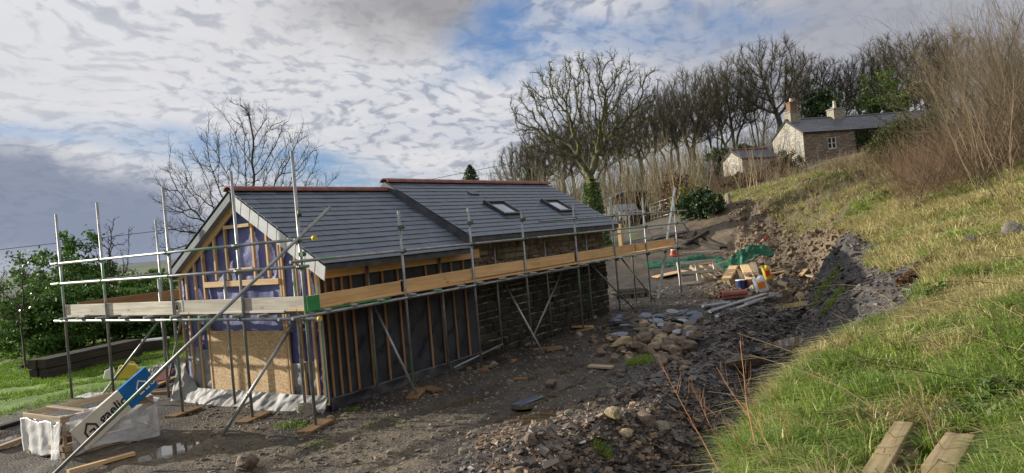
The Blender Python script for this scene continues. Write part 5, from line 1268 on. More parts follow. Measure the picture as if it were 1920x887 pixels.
# shards and gravel: uncountable
def boxes(pts, L, W_, T_, nrm_tilt, r):
    n = len(pts); a = r.uniform(0, 6.283, n); up = np.stack([r.normal(size=n)*nrm_tilt, r.normal(size=n)*nrm_tilt, np.ones(n)], 1); up /= np.linalg.norm(up, axis=1)[:, None]
    x = np.stack([np.cos(a), np.sin(a), np.zeros(n)], 1); x -= up*(x*up).sum(1)[:, None]; x /= np.linalg.norm(x, axis=1)[:, None]; y = np.cross(up, x)
    V = np.empty((n, 8, 3)); k = 0
    for dz in (-1, 1):
        for dx, dy in ((-1, -1), (1, -1), (1, 1), (-1, 1)):
            jx = r.uniform(.45, 1.15, n); jy = r.uniform(.45, 1.15, n)
            V[:, k] = pts+x*(dx*jx*L/2)[:, None]+y*(dy*jy*W_/2)[:, None]+up*(dz*T_/2)[:, None]; k += 1
    F = (np.arange(n)*8)[:, None, None]+np.array(BOXF)[None]; return V.reshape(-1, 3), F.reshape(-1, 4)
def vis_pts(n, pxr, dr, r, accept):
    px = r.uniform(*pxr, n); d = r.uniform(*dr, n); u = (px-960)/FPX; x = u*d; X, Y = to_site(x, d); k = accept(X, Y, d, px, r); X, Y, d = X[k], Y[k], d[k]
    return X, Y, H(X, Y), d
def S_(X, Y): return -Y-T(X)
def soilhi(X, Y): return np.interp(X, [-10, 1.6, 2.6, 4, 7, 9, 13, 17, 22, 26, 30, 36], [.40, .48, 1.6, 1.95, 1.9, 1.65, 1.5, 1.4, .3, -1.1, -2.6, -3.8])+fbm(X*.8, Y*.8, 4)*(.1+.4*sstep(X, 3, 8))
def wobs(X, Y): return S_(X, Y)+fbm(X*.6+3, Y*.6, 3)*.22*sstep(X, -6, 0)
r = np.random.default_rng(33)
X, Y, Z_, d = vis_pts(170000, (700, 1720), (5.5, 22), r, lambda X, Y, d, px, r: (S_(X, Y) > -2.7) & (wobs(X, Y) < soilhi(X, Y)+.05) & (X < 14) & (r.random(len(X)) < np.where(S_(X, Y) > .15, .45, .9)*np.clip((S_(X, Y)+2.8)/1.1, .05, 1)))
L = r.lognormal(-3.6, .75, len(X)).clip(.01, .22)*(.6+d*.035)
V, F = boxes(np.stack([X, Y, Z_+L*.03], 1), L, L*r.uniform(.4, .8, len(X)), L*r.uniform(.08, .25, len(X)), .38, r)
tag(np_obj('slate_rubble', V, F, m_shard), 'loose dark slate shards covering the spoil ridge and trench sides', 'rubble', kind='stuff')
X, Y, Z_, d = vis_pts(17000, (330, 1500), (7.6, 26), r, lambda X, Y, d, px, r: (S_(X, Y) < -2.2) & (Y < 6) & ~((X > .8) & (X < 11.4) & (Y > .5)))
L = r.lognormal(-3.6, .5, len(X)).clip(.012, .11)*(.8+d*.025)
V, F = boxes(np.stack([X, Y, Z_+L*.03], 1), L, L*r.uniform(.5, .9, len(X)), L*r.uniform(.25, .6, len(X)), .3, r)
tag(np_obj('gravel', V, F, noisy('gravel_stones', [(.07, .06, .05), (.14, .12, .095), (.22, .19, .15), (.12, .09, .06)], 3, .75, .3, 30, .005, island=.75)), 'small stones and crumbs of slate trodden into the mud', 'gravel', kind='stuff')
X, Y, Z_, d = vis_pts(20000, (860, 1500), (6.5, 12), r, lambda X, Y, d, px, r: (((X+.4)/2.3)**2+((Y+4.4)/1.7)**2 < 1.3*r.random(len(X))+.25))
L = r.lognormal(-3.75, .65, len(X)).clip(.01, .11)
V, F = boxes(np.stack([X, Y, Z_+L*.05], 1), L, L*r.uniform(.5, .9, len(X)), L*r.uniform(.15, .5, len(X)), .4, r)
tag(np_obj('stony_rubble', V, F, noisy('brown_stones', [(.09, .065, .045), (.19, .13, .085), (.28, .20, .13), (.12, .10, .09)], 3, .8, .3, 30, .005, island=.75)), 'brown stony rubble on the heap in the foreground', 'rubble', kind='stuff')
X, Y, Z_, d = vis_pts(26000, (1180, 1640), (18, 42), r, lambda X, Y, d, px, r: (X > 14) & (X < 34) & (wobs(X, Y) > -3.4+.8*r.random(len(X))) & (wobs(X, Y) < soilhi(X, Y)+.3))
L = r.lognormal(-3.1, .7, len(X)).clip(.02, .30)
V, F = boxes(np.stack([X, Y, Z_+L*.1], 1), L, L*r.uniform(.6, .9, len(X)), L*r.uniform(.4, .8, len(X)), .5, r)
tag(np_obj('earth_clods', V, F, noisy('earth_clod', [(.075, .055, .036), (.15, .11, .07), (.22, .17, .11)], 3, .9, .3, 30, .005, island=.6)), 'crumbled earth clods and stones on the cut bank at the yard end', 'clods', kind='stuff')
# water lying in the trench and ruts
m_water, t, b = newmat('muddy_water'); b.inputs['Base Color'].default_value = (.085, .065, .04, 1); b.inputs['Roughness'].default_value = .04; b.inputs['Specular IOR Level'].default_value = .8
t.put(b.inputs['Normal'], t.bump(t.noise(t.n('ShaderNodeTexCoord').outputs['Object'], 5, 3), .03, .01))
for i, (p, rx, ry) in enumerate(PUD):
    zs = H(p.x+np.cos(np.arange(12))*rx*.4, p.y+np.sin(np.arange(12))*ry*.4); lv = float(np.quantile(zs, .6))+.028
    n = 28; a0 = -.45 if i < 3 else .3
    vs = [(p.x, p.y, lv)]+[(p.x+math.cos(a0)*math.cos(k*6.283/n)*ry*1.1-math.sin(a0)*math.sin(k*6.283/n)*rx*.7 if i < 3 else p.x+math.cos(k*6.283/n)*rx*1.3, p.y+(math.sin(a0)*math.cos(k*6.283/n)*ry*1.1+math.cos(a0)*math.sin(k*6.283/n)*rx*.7 if i < 3 else math.sin(k*6.283/n)*max(ry, .3)*1.2), lv) for k in range(n)]
    tag(mk_obj('water', vs, [(0, 1+k, 1+(k+1) % n) for k in range(n)], m_water), kind='structure')
def lay(name, pa, pb, w, h_, mat, label, cat, lift=0, dz=(0, 0), group=None):
    a = hit(*pa); b_ = hit(*pb); o = beam(name, a+Vector((0, 0, h_/2+.01+lift+dz[0])), b_+Vector((0, 0, h_/2+.01+lift+dz[1])), w, h_, mat); return tag(o, label, cat, group)
p = atz(1528, 608, .02); tag(beam('trench_plank', p+Vector((-.15, .55, .02)), p+Vector((.05, -.65, .12)), .14, .05, w_old), 'dark wet plank laid across the flooded trench', 'plank')
p = atz(1515, 648, .02); tag(beam('trench_plank', p+Vector((.25, .25, -.04)), p+Vector((-.2, -.3, .10)), .12, .04, w_old), 'shorter broken board lower down in the trench', 'plank')

# ------------------------------------------------------------------ building stuff in the yard
m_tgreen = noisy('green_tarpaulin', [(.008, .065, .035), (.015, .12, .06)], 3, .5, .6, 5, .04)
m_redw = noisy('red_reflective', [(.55, .03, .03), (.65, .06, .05)], 3, .4, .05)
def crumple(name, px, py, L, W_, hgt, mat, label, seed, cat='tarpaulin', rz=0., nu=46, nv=30, hollow=1.0):
    p = hit(px, py); cr, sr = math.cos(VIEW+rz), math.sin(VIEW+rz)
    u_, v_ = [q.ravel() for q in np.meshgrid(np.linspace(-1, 1, nu+1), np.linspace(-1, 1, nv+1), indexing='ij')]
    rad = np.minimum(1, np.hypot(u_, v_)); e_ = 1+.18*fbm(u_*1.5+seed, v_*1.5, 3); x = u_*L/2*e_; y = v_*W_/2*e_; X_ = p.x+x*cr-y*sr; Y_ = p.y+x*sr+y*cr
    rg = 1-np.abs(fbm(u_*2.6+seed+3, v_*2.0+seed, 4))*2.2; vs = np.stack([X_, Y_, H(X_, Y_)+.02+hgt*(1-rad**2.5)*np.maximum(.12, rg)], 1)
    fs = [(i*(nv+1)+j, (i+1)*(nv+1)+j, (i+1)*(nv+1)+j+1, i*(nv+1)+j+1) for i in range(nu) for j in range(nv)]
    o = mk_obj(name, vs, fs, mat, None, smooth=True); md = o.modifiers.new('thickness', 'SOLIDIFY'); md.thickness = .01; return tag(o, label, cat)
crumple('tarpaulin', 1398, 487, 1.9, .9, .42, m_tgreen, 'heaped green tarpaulin at the foot of the bank below the red and white board', 1)
crumple('tarpaulin', 1312, 492, 2.0, 1.1, .28, m_tgreen, 'flatter green tarpaulin spread behind the pallet frame', 2)
crumple('tarpaulin', 1245, 497, 1.4, 1.0, .06, m_tgreen, 'scrap of green sheet on the ground under the scaffold end', 3)
# red and white barrier board
p = hit(1425, 474); rv = Vector((math.cos(VIEW), math.sin(VIEW), 0)); q0 = p+Vector((0, 0, .05))-rv*.25; q1 = p+Vector((0, 0, .5))+rv*.32
M_, L_ = basis(q0, q1, (los.x*-.2, los.y*-.2, 1)); bb_ = empty('barrier_board', p, 0, label='red and white striped barrier board leaning at the foot of the bank', cat='barrier')
for k in range(5):
    mb = MB().box((-L_/2+L_*(k+.5)/5, 0, 0), (L_/5, .02, .2) if True else 0); o = mk_obj('stripe', mb.v, mb.f, m_redw if k % 2 == 0 else m_white, None, M=M_ @ Matrix.Rotation(.5, 4, 'X')); setp(o, bb_)
# pallet / crate frame
def pallet(px, py, ang, tilt, label, w=1.1, d_=.8, nb=5, mat=w_crate, name='pallet', scale=1.):
    p = hit(px, py); e = empty(name, p, 0, label=label, cat='pallet'); R_ = Matrix.Translation(p) @ Matrix.Rotation(VIEW+ang, 4, 'Z') @ Matrix.Rotation(tilt, 4, 'X')
    def bx_(nm, a, b_):
        o = mk_obj(nm, *(lambda m_: (m_.v, m_.f))(MB().span(a, b_)), mat, None, M=R_); setp(o, e)
    for k in range(nb): y = d_*k/(nb-1); bx_('slat', (-w/2, y-.045, .10), (w/2, y+.045, .122))
    for x in (-w/2+.05, 0, w/2-.05): bx_('bearer', (x-.045, -.04, 0), (x+.045, d_+.04, .098))
    for k in (0, nb-1): y = d_*k/(nb-1); bx_('base_slat', (-w/2, y-.045, -.024), (w/2, y+.045, -.002))
    return e
pallet(1310, 533, .05, 1.35, 'pale timber pallet frame standing on edge in the middle of the yard', 1.35, .72, 3, w_pale)
pallet(1342, 522, .5, .5, 'second pallet leaning behind the upright one', 1.0, .8, 4)
pallet(1185, 560, .1, 0, 'dark pallet lying under the far end of the scaffold', 1.0, .8, 5, w_old)
pallet(1187, 552, .15, 0, 'dark pallet stacked higher on the one beneath the scaffold end', 1.0, .8, 5, w_old).location.z += 0
w_log = wood('yellowed_timber', (.24, .18, .09, 1), (.38, .29, .16, 1), .6)
w_ply = wood('plywood', (.42, .27, .15, 1), (.55, .38, .22, 1), .3)
for (pa, pb, w, h_, mt_, lab) in [((1225, 522), (1282, 512), 1.0, .03, w_ply, 'flat plywood sheet lying behind the scaffold ladder'), ((1362, 532), (1376, 506), .30, .12, w_new, 'thick new timber stack end, nearest of the planks in the yard'),
    ((1408, 528), (1396, 500), .30, .06, w_new, 'long fresh plank pointing at the green tarpaulin'), ((1392, 526), (1386, 508), .16, .05, w_crate, 'grey plank left of the long fresh plank'),
    ((1418, 520), (1412, 498), .22, .05, w_crate, 'brown plank right of the long fresh plank'), ((1440, 517), (1482, 511), .14, .05, w_new, 'pale curved timber offcut near the trench end'),
    ((1280, 478), (1350, 474), .09, .06, w_pale, 'straight pale rail lying on the flat green tarpaulin'), ((1272, 470), (1328, 438), .14, .12, w_old, 'dark pole sloping on the heap of old timbers'),
    ((1275, 455), (1352, 468), .16, .12, w_old, 'dark round timber along the front of the old timber heap'), ((1310, 445), (1362, 470), .12, .10, w_old, 'dark timber crossing the old timber heap to the right'),
    ((1290, 462), (1305, 437), .10, .08, w_old, 'short dark timber at the back of the old timber heap'), ((1270, 448), (1312, 450), .10, .08, w_old, 'thin dark rail nearest the ladder foot'),
    ((1500, 520), (1512, 510), .16, .05, w_new, 'small square offcut at the end of the trench'), ((1513, 522), (1528, 526), .14, .05, w_crate, 'grey offcut at the very end of the trench'),
    ((1025, 663), (1056, 658), .10, .04, w_wet, 'short orange plank by the second brace foot'), ((960, 686), (966, 678), .10, .04, w_wet, 'tiny orange offcut on the mud in front of the stone wall'),
    ((962, 715), (988, 714), .08, .04, w_wet, 'orange stick beside the first puddle'), ((1105, 690), (1150, 692), .18, .04, w_crate, 'flat brown board at the left foot of the stone heap'),
    ((1060, 617), (1110, 617), .12, .04, w_new, 'pale lath under the scaffold by the stone wall'),
    ((1640, 930), (1698, 828), .11, .05, w_log, 'yellowed sawn post half sunk in the grass at the bottom right'), ((1762, 925), (1804, 854), .15, .05, w_log, 'wide pale sawn plank end in the grass, rightmost at the bottom'),
    ((1798, 588), (1840, 572), .16, .12, w_old, 'weathered block of wood on the grassy bank'),
    ((-10, 849), (50, 828), .10, .06, w_crate, 'plank lying on the mud left of the wrapped crate'), ((128, 892), (252, 858), .07, .05, w_new, 'narrow new batten on the mud in front of the wrapped crate'),
    ((-5, 806), (32, 795), .14, .05, w_old, 'dark board at the lawn edge on the far left'),
    ((212, 688), (305, 672), .12, .06, w_old, 'long dark plank on the lawn behind the crate'), ((200, 700), (262, 682), .10, .05, w_old, 'shorter dark plank in front of the long one on the lawn'),
    ((285, 742), (336, 738), .12, .06, w_bat, 'red brown joist by the scaffold feet at the barn left corner'), ((292, 728), (344, 704), .10, .05, w_new, 'orange board sloping up against the left corner of the barn')]:
    lay('plank', pa, pb, w, h_, mt_, lab, 'plank', lift=.06 if mt_ is w_log else 0)
w_gut = noisy('grey_white_plastic', [(.42, .43, .44), (.60, .61, .62)], 4, .45, .1, island=0)
for (pa, pb, lab) in [((1332, 592), (1440, 556), 'longest white plastic gutter length beside the tile stack'), ((1345, 598), (1420, 572), 'second white gutter length, nearer the stone heap'), ((1318, 582), (1372, 574), 'short grey white sheet of cladding on the mud'), ((1400, 575), (1458, 560), 'grey board end beyond the white gutters')]:
    a, b_ = hit(*pa), hit(*pb); d_ = (b_-a).normalized(); s_ = Vector((-d_.y, d_.x, 0)); mb = MB(); n = 7; ro, ri_ = .07, .062
    a.z += .09; b_.z += .11; vs = []
    for P_ in (a, b_):
        for R_ in (ro, ri_): vs += [P_+s_*math.cos(math.pi+math.pi*k/(n-1))*R_+Vector((0, 0, 1))*math.sin(math.pi+math.pi*k/(n-1))*R_ for k in range(n)]
    fs = []
    for k in range(n-1): fs += [(k, k+1, 2*n+k+1, 2*n+k), (n+k, 3*n+k, 3*n+k+1, n+k+1), (k, n+k, n+k+1, k+1), (2*n+k, 2*n+k+1, 3*n+k+1, 3*n+k)]
    fs += [(0, 2*n, 3*n, n), (n-1, 2*n-1, 4*n-1, 3*n-1)]; mb.add(vs, fs); tag(mb.build('gutter', w_gut), lab, 'gutter')
crumple('plastic_sheet', 1345, 574, 1.0, .5, .14, m_tarp, 'crumpled grey white plastic sheet left of the gutters', 5, 'plastic sheet')
crumple('dust_sheet', 1425, 545, .8, .5, .25, m_tarp, 'rumpled striped cloth and plastic on the rubbish pile', 6, 'plastic sheet')
crumple('plastic_sheet', 1455, 560, .6, .4, .16, m_tarp, 'twisted white plastic at the right of the rubbish pile', 7, 'plastic sheet')
crumple('black_sheet', 1470, 530, .9, .5, .16, m_dpc, 'black plastic sheet by the trench end of the rubbish pile', 8, 'plastic sheet')
crumple('plastic_sheet', 1040, 612, 1.1, .5, .10, m_tarp, 'dirty white sheet on the ground at the foot of the stone wall', 9, 'plastic sheet')
crumple('plastic_sheet', 972, 650, .8, .4, .08, m_tarp, 'small dirty white sheet below the stone wall nearer the timber half', 10, 'plastic sheet')
crumple('plastic_sheet', 305, 700, .9, .6, .22, m_tarp, 'crumpled clear sheeting by the left corner of the barn', 11, 'plastic sheet')
# tile stack
p = hit(1376, 560); ts = empty('tile_stack', p, 0, label='low stack of red clay ridge tiles on the mud', cat='tiles')
for k in range(2):
    mb = MB(); n = 9; M_ = Matrix.Translation(p+Vector((0, 0, .10+.09*k))) @ Matrix.Rotation(VIEW+.12, 4, 'Z'); vs = []
    for xx in (-.38, .38):
        for R_ in (.16, .142): vs += [(xx, math.cos(math.pi*q/(n-1))*R_, math.sin(math.pi*q/(n-1))*R_*.75-.08) for q in range(n)]
    fs = []
    for q in range(n-1): fs += [(q, q+1, 2*n+q+1, 2*n+q), (n+q, 3*n+q, 3*n+q+1, n+q+1), (q, n+q, n+q+1, q+1), (2*n+q, 2*n+q+1, 3*n+q+1, 3*n+q)]
    mb.add(vs, fs); o = mk_obj('tile', mb.v, mb.f, m_ridge, None, M=M_); setp(o, ts)
# bucket, clay pipe, bags, cone
def bucket(px, py, R_, hgt, mat, lid, label, tilt=0., name='bucket'):
    p = hit(px, py); e = empty(name, p, 0, label=label, cat=name); M_ = Matrix.Translation(p+Vector((0, 0, .02))) @ Matrix.Rotation(VIEW, 4, 'Z') @ Matrix.Rotation(tilt, 4, 'Y')
    mb = MB(); mb.tube([(0, 0, 0), (0, 0, hgt)], [R_*.85, R_], 16); o = mk_obj('body', mb.v, mb.f, mat, None, M=M_); setp(o, e)
    mb = MB(); mb.tube([(0, 0, hgt+.002), (0, 0, hgt+.03)], [R_*1.06, R_*1.04], 16); o = mk_obj('lid', mb.v, mb.f, lid, None, M=M_); setp(o, e)
    mb = MB(); mb.tube([(math.cos(a)*R_*1.05, math.sin(a)*.05, hgt-.02+math.sin(a)*.12) for a in np.linspace(0, math.pi, 9)], .005, 5); o = mk_obj('handle', mb.v, mb.f, m_frame, None, M=M_); setp(o, e)
m_nblue = noisy('dark_blue_plastic', [(.02, .03, .10), (.03, .05, .16)], 3, .4, .05)
bucket(1390, 545, .15, .26, m_nblue, m_white, 'dark blue tub with a white lid on the rubbish pile')
bucket(329, 706, .14, .30, noisy('mid_blue_plastic', [(.03, .10, .30), (.05, .15, .40)], 3, .4, .05), m_nblue, 'mid blue bucket at the left corner of the barn', .15)
def pipe_obj(px, py, L_, R_, ang, mat, label):
    p = hit(px, py)+Vector((0, 0, R_+.02)); d_ = Vector((math.cos(VIEW+ang), math.sin(VIEW+ang), .08))*L_/2; mb = MB(); n = 14
    mb.tube([p-d_, p-d_*.7, p-d_*.68, p+d_], [R_*1.25, R_*1.25, R_, R_], n); mb.tube([p+d_*1.002, p+d_*1.01], R_*.8, n); tag(mb.build('clay_pipe', mat, smooth=False), label, 'pipe')
pipe_obj(1412, 540, .42, .12, .2, m_ridge, 'fat terracotta pipe beside the blue tub')
def bag(px, py, w, hgt, mat, mat2, label, lean):
    p = hit(px, py); e = empty('bag', p, 0, label=label, cat='bag'); M_ = Matrix.Translation(p) @ Matrix.Rotation(VIEW, 4, 'Z') @ Matrix.Rotation(lean, 4, 'Y'); mb = MB(); nu, nv = 14, 12; vs = []
    for sd in (-1, 1):
        for i in range(nu+1):
            for j in range(nv+1):
                u_, v_ = i/nu*2-1, j/nv; k = (1-u_**4)*(1-(2*v_-1)**6); vs.append((u_*w/2, sd*.09*k+.01*math.sin(u_*9+v_*14), v_*hgt+.03*math.sin(u_*5)*v_))
    q = (nu+1)*(nv+1); fs = []
    for s_ in (0, 1):
        for i in range(nu):
            for j in range(nv): f = (s_*q+i*(nv+1)+j, s_*q+(i+1)*(nv+1)+j, s_*q+(i+1)*(nv+1)+j+1, s_*q+i*(nv+1)+j+1); fs.append(f if s_ == 0 else f[::-1])
    o = mk_obj('body', vs, fs, mat, None, True, M=M_); setp(o, e)
    mb = MB(); mb.span((-w*.3, -.112, hgt*.35), (w*.3, -.095, hgt*.7)); o = mk_obj('printed_panel', mb.v, mb.f, mat2, None, M=M_); setp(o, e)
bag(1432, 552, .38, .55, m_white, noisy('orange_print', [(.7, .2, .03), (.75, .28, .05)], 3, .5, 0), 'white plastic bag with an orange printed panel propped on the rubbish pile', -.25)
bag(1442, 530, .25, .50, m_yel, m_redw, 'bright yellow upright sack behind the white bag', -.2)
p = hit(1263, 480); e = empty('traffic_cone', p, 0, label='orange traffic cone just behind the scaffold end', cat='cone'); m_cone = noisy('orange_plastic', [(.35, .06, .025), (.45, .10, .04)], 3, .5, .05)
MB().tube([p+Vector((0, 0, .04)), p+Vector((0, 0, .5))], [.15, .03], 12).build('body', m_cone, e); MB().box(p+Vector((0, 0, .025)), (.4, .4, .03)).build('base', m_cone, e); MB().tube([p+Vector((0, 0, .24)), p+Vector((0, 0, .34))], [.106, .08], 12).build('band', m_white, e)
# ladder lashed at the scaffold end
ld = empty('ladder', (14, .3, 0), 0, label='aluminium ladder leaning up through the far end of the scaffold', cat='ladder')
la, lb = Vector((13.95, .30, gz(13.95, .3)+.02)), Vector((16.15, .30, 3.62)); sw = Vector((.36, .12, 0))
for q in (0, 1): beam('stile', la+sw*q, lb+sw*q, .03, .07, m_galv, ld, upv=(0, 1, 0))
for k in range(13): q = la.lerp(lb, (k+.6)/13.6); tubeo('rung', q, q+sw, .014, m_galv, ld, 6)

# ------------------------------------------------------------------ wrapped crate in the left foreground
cr_ = empty('packing_crate', (-1.8, 2.85, 0), 0, label='open slatted packing crate wrapped in torn white film in the left foreground', cat='crate')
x0, x1, y0, y1, zt = -2.42, -1.10, 2.30, 3.42, .60
gzr = h1(-1.8, 2.9)
zb = gzr+.10
for y in (y0+.05, (y0+y1)/2, y1-.05): beam('bearer', (x0, y, gzr+.05), (x1, y, gzr+.05), .09, .09, w_crate, cr_)
for (a, b_) in (((x0, y0), (x1, y0)), ((x0, y1), (x1, y1))):
    for z in (zb+.05, zb+.27, zt-.04): beam('side_slat', (a[0], a[1], z), (b_[0], b_[1], z), .02, .085, w_crate, cr_)
for (a, b_) in (((x0, y0+.015), (x0, y1-.015)), ((x1, y0+.015), (x1, y1-.015))):
    for z in (zb+.05, zt-.03): beam('end_slat', (a[0], a[1], z), (b_[0], b_[1], z), .02, .07, w_crate, cr_)
for x in (x0+.03, x1-.03):
    for y in (y0+.035, (y0+y1)/2, y1-.035): beam('corner_post', (x, y, zb), (x, y, zt+.01), .045, .045, w_crate, cr_)
beam('brace_slat', (x0+.1, y0-.022, zb+.02), (x1-.02, y0-.022, zt-.08), .018, .08, w_crate, cr_)
beam('top_slat', (x0+.35, y0+.02, zt+.012), (x0+.35, y1-.02, zt+.012), .08, .02, w_crate, cr_)
mt, t, b = newmat('clear_film'); b.inputs['Base Color'].default_value = (.72, .73, .74, 1); b.inputs['Roughness'].default_value = .28; b.inputs['Specular IOR Level'].default_value = .6
P = t.n('ShaderNodeTexCoord').outputs['Object']; t.put(b.inputs['Normal'], t.bump(t.noise(P, 9, 5, .6), .5, .02)); t.put(b.inputs['Alpha'], t.math('MULTIPLY_ADD', t.smooth(t.noise(P, 3, 4), .35, .65), .35, .30)); m_film = mt
m_wrap = noisy('white_film', [(.58, .57, .54), (.72, .71, .68)], 4, .35, .5, 9, .02, spec=.5)
sheet(lambda u_, v_: (x0-.03-.01*math.sin(u_*20), y0+.18+(y1-y0-.18)*u_, gzr+.03+(zt-.11-gzr)*v_+.02*math.sin(u_*9)), 40, 26, .004, 'white_wrap', m_wrap, cr_, .03, 2)
sheet(lambda u_, v_: (x0-.05-.03*(1-v_), y0-.03+.24*u_, gzr-.0+(zt-.08-gzr)*v_+.03*math.sin(u_*7)), 12, 26, .004, 'white_wrap', m_wrap, cr_, .04, 4)
sheet(lambda u_, v_: (x0+.08+(x1-x0-.05)*u_, y0-.045-.02*(1-v_), gzr+.02+.06*math.sin(u_*5)+(zt-.05-gzr)*v_), 50, 26, .003, 'clear_wrap', m_film, cr_, .035, 6, (0, 1, 0))
sheet(lambda u_, v_: (x0+.1+(x1-x0-.14)*u_, y0+.06+(y1-y0-.12)*v_, zt-.14-.04*math.sin(u_*3)), 36, 26, .003, 'top_film', m_wrap, cr_, .05, 8, (0, 0, 1))
sheet(lambda u_, v_: (x1-.34+.42*u_, y0-.05+.25*v_, zt-.02+.05*math.sin(u_*6)), 14, 14, .003, 'white_wrap', m_wrap, cr_, .08, 9, (0, 0, 1))
# insulation pack with printed lettering, leaning in the crate
Pa = aty(152, 822, y0-.075); Pb = aty(285, 705, y0-.075); ax = (Pb-Pa).normalized(); Lp = (Pb-Pa).length; az_ = Vector((0, -1, 0)).cross(ax) if False else ax.cross(Vector((0, 1, 0)))
az_ = -az_ if az_.z < 0 else az_; yy_ = az_.cross(ax)
GM = Matrix((ax, yy_, az_)).transposed().to_4x4(); GM.translation = Pa
pk = empty('insulation_pack', Pa, 0, label='cream and blue printed insulation pack sticking up out of the wrapped crate', cat='package')
m_cream = noisy('cream_card', [(.60, .54, .44), (.70, .64, .54)], 4, .5, .08); m_pblue = noisy('blue_card', [(.01, .13, .36), (.015, .17, .45)], 4, .4, .1)
Wp = .36; cut = Lp*.60
def lb_(mb, nm, mat): o = mk_obj(nm, mb.v, mb.f, mat, None, M=GM); setp(o, pk); return o
lb_(MB().span((-.05, 0, -Wp/2), (cut, .05, Wp/2)), 'cream_half', m_cream); lb_(MB().span((cut, -.001, -Wp/2-.001), (Lp, .051, Wp/2+.001)), 'blue_half', m_pblue)
sgn = -1 if yy_.y > 0 else 1; ysurf = -.005 if yy_.y > 0 else .055
def letters(txt, x, z, size, mat, nm):
    tv_, tf_ = text_geo(txt, size, .004); mb = MB(); mb.add([((x+v.x), ysurf, z+v.y) for v in tv_], tf_); return lb_(mb, nm, mat)
letters('gaelic', .33, -.05, .20, m_ink, 'lettering')
def house(x, z, s_, mat, nm, yo=0):
    pts_ = [(.30, .02), (.0, .02), (.0, .55), (.40, .95), (.80, .55), (.80, .02), (.55, .02), (.55, .40), (.28, .40)]; mb = MB(); wv = .11
    for (a0, b0), (a1, b1) in zip(pts_[:-1], pts_[1:]):
        d_ = Vector((a1-a0, 0, b1-b0)).normalized(); n_ = Vector((-d_.z, 0, d_.x))*wv/2; p0 = Vector((a0, 0, b0))-d_*wv/2; p1 = Vector((a1, 0, b1))+d_*wv/2
        mb.prism([Vector((x, ysurf+yo, z))+(q)*s_ for q in (p0-n_, p1-n_, p1+n_, p0+n_)], (0, sgn*.002, 0)); yo += sgn*.0004
    return lb_(mb, nm, mat)
house(.08, -.10, .22, m_ink, 'house_emblem'); house(cut+.22, -.10, .20, m_white, 'house_emblem')
letters('gaelic', cut+.42, -.06, .18, m_white, 'lettering')
# yellow jerrycan and tub behind the crate
def jerry(px, py, w, hgt, mat, label, name='jerrycan'):
    p = hit(px, py); e = empty(name, p, 0, label=label, cat=name.replace('_', ' ')); M_ = Matrix.Translation(p) @ Matrix.Rotation(VIEW+.3, 4, 'Z') @ Matrix.Rotation(.25, 4, 'Y')
    o = mk_obj('body', *(lambda m_: (m_.v, m_.f))(MB().prism([(-w/2, -.1, .02), (w/2, -.1, .02), (w/2, -.1, hgt*.75), (w*.3, -.1, hgt), (-w*.1, -.1, hgt), (-w/2, -.1, hgt*.8)], (0, .2, 0))), mat, None, M=M_); bv = o.modifiers.new('rounding', 'BEVEL'); bv.width = .03; bv.segments = 3; setp(o, e)
    o = mk_obj('cap', *(lambda m_: (m_.v, m_.f))(MB().tube([(-w*.3, 0, hgt*.86), (-w*.36, 0, hgt*1.02)], .035, 10)), m_black, None, M=M_); setp(o, e)
    o = mk_obj('handle', *(lambda m_: (m_.v, m_.f))(MB().tube([(-w*.1, 0, hgt), (.0, 0, hgt*1.12), (w*.2, 0, hgt*1.12), (w*.28, 0, hgt)], .014, 8)), mat, None, M=M_); setp(o, e)
jerry(238, 712, .42, .36, noisy('translucent_yellow', [(.60, .45, .05), (.72, .58, .12)], 3, .35, .05), 'yellow jerrycan on the grass just behind the blue pack')
jerry(203, 714, .2, .28, m_white, 'small dirty white canister left of the yellow jerrycan', 'canister')
crumple('foam_sheet', 185, 742, .8, .5, .04, m_wrap, 'white sheet lying on the grass behind the crate', 14, 'sheet')
tag(beam('red_board', hit(300, 728)+Vector((0, 0, .15)), hit(318, 712)+Vector((0, 0, .22)), .3, .02, noisy('dull_red', [(.16, .04, .035), (.22, .06, .05)], 3, .6, .1)), 'dull red board among the clutter at the barn left corner', 'board')
tag(beam('lath', hit(285, 722)+Vector((0, 0, .1)), hit(318, 700)+Vector((0, 0, .2)), .05, .03, noisy('yellow_lath', [(.55, .42, .12), (.6, .48, .2)], 3, .6, .1)), 'yellow lath beside the dull red board', 'lath')
# dark sleepers stacked at the lawn edge
a, b_ = atz(88, 706, 0), atz(268, 664, 0); dd = (b_-a).normalized(); nn = Vector((-dd.y, dd.x, 0)); nn = nn if (nn.x*(a.x-CX)+nn.y*(a.y-CY)) > 0 else -nn; Ls = (b_-a).length
for j in range(2):
    for k in range(2):
        o = beam('sleeper', a+nn*(.14+.30*j)+Vector((0, 0, h1(a.x, a.y, False)+.14+.25*k))+dd*random.uniform(-.15, .1), b_+nn*(.14+.30*j)+Vector((0, 0, h1(b_.x, b_.y, False)+.14+.25*k)), .27, .23, w_old)
        tag(o, ['lower front', 'upper front', 'lower back', 'upper back'][j*2+k]+' timber of the long dark stack at the lawn edge', 'sleeper', 'dark sleepers stacked on the lawn')
a2 = atz(108, 678, .2); b2 = atz(60, 690, 0)
lay('old_pole', (38, 694), (112, 680), .12, .12, w_old, 'grey pole lying beyond the left end of the dark timber stack', 'pole')
lay('old_pole', (60, 700), (120, 690), .10, .10, w_old, 'second grey pole touching the end of the dark timber stack', 'pole')
mb = MB(); q = hit(284, 660); mb.box(q+Vector((0, 0, .16)), (.9, .5, .34), Matrix.Rotation(VIEW, 3, 'Z')); tag(mb.build('wooden_box', w_old), 'dark box at the lawn edge with a white board on top', 'box')
